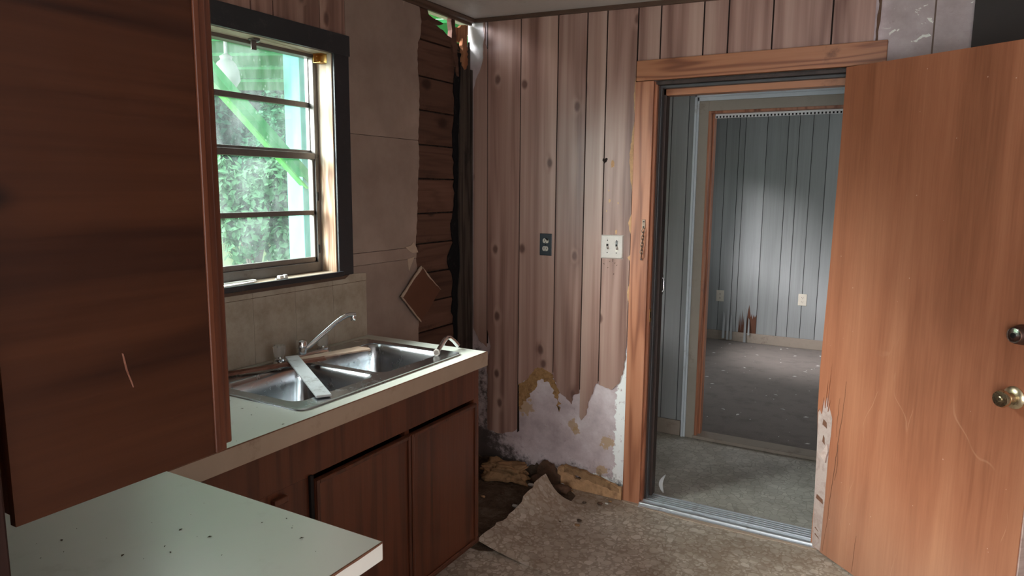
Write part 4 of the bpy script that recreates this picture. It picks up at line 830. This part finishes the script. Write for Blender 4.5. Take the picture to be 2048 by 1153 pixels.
MB().lathe((.985, -.0265, 1.243), [(.006, 0), (.006, .003), (.003, .006)], 12, (0, -1, 0)).build('end_stud', 'chrome', ch)
# outlets of the far room
for x, z, lab in [(.398, .41, 'ivory outlet above the torn splinters on the far wall'), (1.208, .435, 'ivory outlet right of the torn splinters on the far wall')]:
    o = empty('outlet', (x, F0-.006, z), lab, 'outlet', group='outlets on the far wall')
    box('plate', 'plate_ivory', (x-.04, x+.04, F0-.011, F0-.0061, z, z+.118), o, bevel=.003); socket(x, z+.08, F0-.011, o, 1.05); socket(x, z+.038, F0-.011, o, 1.05)

# ================================================================== FLOOR DEBRIS
def lump(name, c, r, mat, seed, label, cat, group=None, sub=3, amp=.28):
    bm = bmesh.new(); bmesh.ops.create_icosphere(bm, subdivisions=sub, radius=1.)
    from mathutils import noise as mn
    for v in bm.verts:
        p = v.co.copy(); k = 1+amp*mn.fractal(p*1.6+Vector((seed*3.1, 0, 0)), 1., 2., 4)
        q = Vector((math.copysign(abs(p.x)**.6, p.x)*r[0], math.copysign(abs(p.y)**.6, p.y)*r[1], math.copysign(abs(p.z)**.7, p.z)*r[2]))*k; q.z = max(q.z, -r[2]*.8); v.co = q
    me = bpy.data.meshes.new(name); bmesh.ops.translate(bm, verts=bm.verts, vec=(0, 0, r[2]*.8)); bm.to_mesh(me); bm.free(); me.materials.append(MATS[mat])
    for p in me.polygons: p.use_smooth = True
    o = bpy.data.objects.new(name, me); COL.objects.link(o); o.location = c; return meta(o, label, cat, group)
o = lump('rotten_chunk', (.28, -.10, .004), (.125, .062, .05), 'foam_ochre', 2, 'crumbling ochre block lying in the corner beside sink cabinet', 'rotten block', sub=5, amp=.55); o.rotation_euler.z = .12
lump('rotten_chunk', (.47, -.065, .004), (.05, .03, .025), 'rot_brown', 5, 'dark rotten lump between ochre block and the broken baseboard', 'rotten block')
lump('rotten_chunk', (.62, -.10, .004), (.045, .03, .02), 'rot_brown', 6, 'brown crumbled lump behind the lifted linoleum', 'rotten block')
for k in range(26):
    x, y = R.uniform(.08, .92), -R.uniform(.03, .16)*(1 if R.random() < .7 else 3); s_ = R.uniform(.005, .013)
    mt_ = R.choice(['rot_brown', 'foam_ochre', 'osb_orange', 'paint_chip', 'dirt_floor']); cw_ = {'rot_brown': 'dark brown', 'foam_ochre': 'ochre', 'osb_orange': 'orange', 'paint_chip': 'white', 'dirt_floor': 'grey-brown'}[mt_]
    lump('rubble_bit', (x, y, .003), (s_*1.5, s_, s_*.6), mt_, 10+k, 'small %s crumb of rubble at the foot of the panelled wall' % cw_, 'rubble', 'rubble along the wall foot', sub=1)
meta(MB().tube([(.60, -.05, .012), (.60, -.10, .016)], .018, 10).build('pipe_stub', 'white_moulding', smooth=True), 'short pale pipe stub behind the lifted linoleum', 'pipe stub')
# lifted sheet of linoleum
g = MB(); NU, NV = 18, 18; T_ = (.575, -.215); B_ = (.80, -.20); C_ = (.93, -.84); D_ = (.545, -.80)
rr = random.Random(3)
for side in (0, 1):
    for i in range(NU+1):
        for j in range(NV+1):
            u, v = i/NU, j/NV     # u: from hinge (0) to lifted edge (1); v: from tip (0) to front (1)
            hx, hy = B_[0]+(C_[0]-B_[0])*v, B_[1]+(C_[1]-B_[1])*v
            lx, ly = T_[0]+(D_[0]-T_[0])*v, T_[1]+(D_[1]-T_[1])*v
            x, y = hx+(lx-hx)*u, hy+(ly-hy)*u
            lift = (.105*(1-v)**1.6+.028+.012*math.sin(v*9))*u**2.2
            jag = .006*math.sin(v*31+1)*u+.004*math.sin(v*67)*u
            g.v.append((x+jag, y+.010*math.sin(u*7)*(1-v), .0032+lift+(.0 if side else -.0022)))
n1 = (NU+1)*(NV+1); idx = lambda i, j, s: s*n1+i*(NV+1)+j
for i in range(NU):
    for j in range(NV):
        g.f.append((idx(i, j, 1), idx(i+1, j, 1), idx(i+1, j+1, 1), idx(i, j+1, 1))); g.f.append((idx(i, j, 0), idx(i, j+1, 0), idx(i+1, j+1, 0), idx(i+1, j, 0)))
for i in range(NU): g.f += [(idx(i, 0, 0), idx(i+1, 0, 0), idx(i+1, 0, 1), idx(i, 0, 1)), (idx(i, NV, 1), idx(i+1, NV, 1), idx(i+1, NV, 0), idx(i, NV, 0))]
for j in range(NV): g.f += [(idx(NU, j, 0), idx(NU, j+1, 0), idx(NU, j+1, 1), idx(NU, j, 1)), (idx(0, j, 1), idx(0, j+1, 1), idx(0, j+1, 0), idx(0, j, 0))]
meta(g.build('linoleum_flap', 'linoleum', smooth=True, origin=(0, 0, 0)), 'peeled corner of pebble-patterned linoleum curling up beside the sink cabinet', 'linoleum')

# ================================================================== OUTDOORS
gm = MB(); gx = [-.2, -2, -4, -6, -9, -14, -30]; gz = [-.35, -.2, .25, .62, .95, 3.0, 14.]
for x, z in zip(gx, gz): gm.v += [(x, -14, z), (x, 26, z)]
gm.f = [(2*i, 2*i+1, 2*i+3, 2*i+2) for i in range(len(gx)-1)]
meta(gm.build('ground', 'grass', origin=(0, 0, 0)), 'rough pale grass outside the window', 'grass', kind='structure')
pc = empty('porch_post', (-1.6, .31, -.4), 'pale teal-painted porch post outside the window', 'post')
box('post', 'post_teal', (-1.68, -1.53, .235, .375, -.4, 2.62), pc, bevel=.004)
MB().bar((-1.56, -.62, 2.40), (-1.56, .30, 1.62), .05, .13, (1, 0, 0)).build('brace', 'porch_green', pc)
MB().bar((-1.535, -.655, 2.345), (-1.535, .265, 1.565), .012, .05, (1, 0, 0)).build('brace_edge', 'porch_lime', pc)
ds = empty('downspout', (-1.2, .42, -.3), 'white corner board beside the porch post', 'corner board')
box('board', 'downspout_white', (-1.02, -.98, .08, .16, -.3, 2.5), ds); 
# slatted green porch roof
pr_ = empty('porch_roof', (-2.2, .6, 2.3), 'bright green boarded porch roof seen through the upper panes', 'porch roof', kind='structure')
uu = Vector((.90, .43, 0)).normalized(); ww = Vector((-uu.y, uu.x, 0))
base = Vector((-2.3, .35, 0))
for k in range(9):
    dist = -1.2+.20*k; z = 2.86-.062*k; c0 = base+ww*dist
    b0 = MB(); a, b = c0-uu*1.1, c0+uu*2.2
    for p in (a, b):
        for (w_, h_) in ((-.115, .012), (.115, -.02), (.115, .004), (-.115, .034)): q_ = p+ww*w_; b0.v.append((q_.x, q_.y, z+h_))
    b0.f = [(0, 1, 2, 3), (7, 6, 5, 4), (0, 4, 5, 1), (1, 5, 6, 2), (2, 6, 7, 3), (3, 7, 4, 0)]
    b0.build('roof_board', 'porch_green' if k > 3 else 'porch_lime', pr_)
gl = empty('porch_light', (-1.9, -.045, 2.21), 'white glass globe hanging under the porch roof', 'lamp')
MB().lathe((-1.9, -.045, 2.21), [(.012, 0), (.055, .012), (.085, .06), (.080, .12), (.058, .17), (.035, .19)], 20).build('globe', 'lamp_glass', gl, smooth=True)
MB().lathe((-1.9, -.045, 2.40), [(.035, 0), (.042, .02), (.012, .04), (.010, .35)], 14).build('fitting', 'lamp_glass', gl, smooth=True)
def bush(name, c, r, n, size, mat, seed, label):
    e = empty(name, (c[0], c[1], c[2]), label, 'bush', group='greenery outside the window'); rr = random.Random(seed); m = MB()
    cl = []
    for _ in range(26):
        a_, q_ = rr.uniform(0, 6.28), .68*math.sqrt(rr.random()); cl.append((Vector((q_*math.cos(a_), q_*math.sin(a_), rr.uniform(.15, .8))), rr.uniform(.2, .3)))
    for i in range(n):
        cc, cr_ = rr.choice(cl); d = Vector((rr.gauss(0, 1), rr.gauss(0, 1), rr.gauss(0, 1))).normalized()
        p = cc+d*cr_*rr.uniform(.75, 1.05); p = Vector((c[0]+p.x*r[0], c[1]+p.y*r[1], c[2]+max(.02, p.z)*r[2]))
        nrm = (d+Vector((rr.gauss(0, .5), rr.gauss(0, .5), rr.gauss(0, .5)+.4))).normalized(); t1 = nrm.orthogonal().normalized(); t1 = (t1*math.cos(i)+nrm.cross(t1)*math.sin(i)); t2 = nrm.cross(t1)
        s_ = size*rr.uniform(.6, 1.3)
        m.add([p-t1*s_, p+t2*s_*.5+nrm*s_*.12, p+t1*s_, p-t2*s_*.5+nrm*s_*.12], [(0, 1, 2, 3)])
    meta(m.build('foliage', mat, e), kind='stuff')
    t = MB()
    for k in range(5): a = k*1.3; t.tube([(c[0], c[1], c[2]), (c[0]+.2*r[0]*math.cos(a), c[1]+.2*r[1]*math.sin(a), c[2]+.4*r[2]), (c[0]+.45*r[0]*math.cos(a), c[1]+.45*r[1]*math.sin(a), c[2]+.75*r[2])], [.05, .035, .015], 6)
    t.build('stems', 'trunk_bark', e)
bush('bush', (-4.8, 2.55, .50), (.80, .75, 1.45), 5000, .055, 'leaf_pale', 1, 'pale leafy bush nearest the window, left part of the panes')
bush('bush', (-6.5, 4.6, .80), (.85, .95, 2.0), 5000, .06, 'leaf_mid', 2, 'mid-green bush behind the porch post')
bush('bush', (-8.3, 4.5, .90), (.9, .95, 3.2), 5000, .08, 'leaf_dark', 3, 'tall dark bush rising behind the pale one')
bush('bush', (-8.5, 6.7, .90), (1.0, 1.1, 3.8), 6000, .085, 'leaf_mid', 4, 'tall bush filling the right of the panes')
bush('bush', (-11.2, 7.2, 1.0), (1.6, 1.5, 5.8), 6000, .12, 'leaf_dark', 5, 'dark tree mass farthest behind the porch')
bush('bush', (-11.4, 10.4, 1.0), (1.6, 1.6, 6.2), 6000, .12, 'leaf_mid', 6, 'rearmost green tree beyond the post')
bush('bush', (-8.4, 2.3, .90), (1.0, 1.1, 3.0), 4000, .085, 'leaf_mid', 7, 'green bush at the far left of the panes')
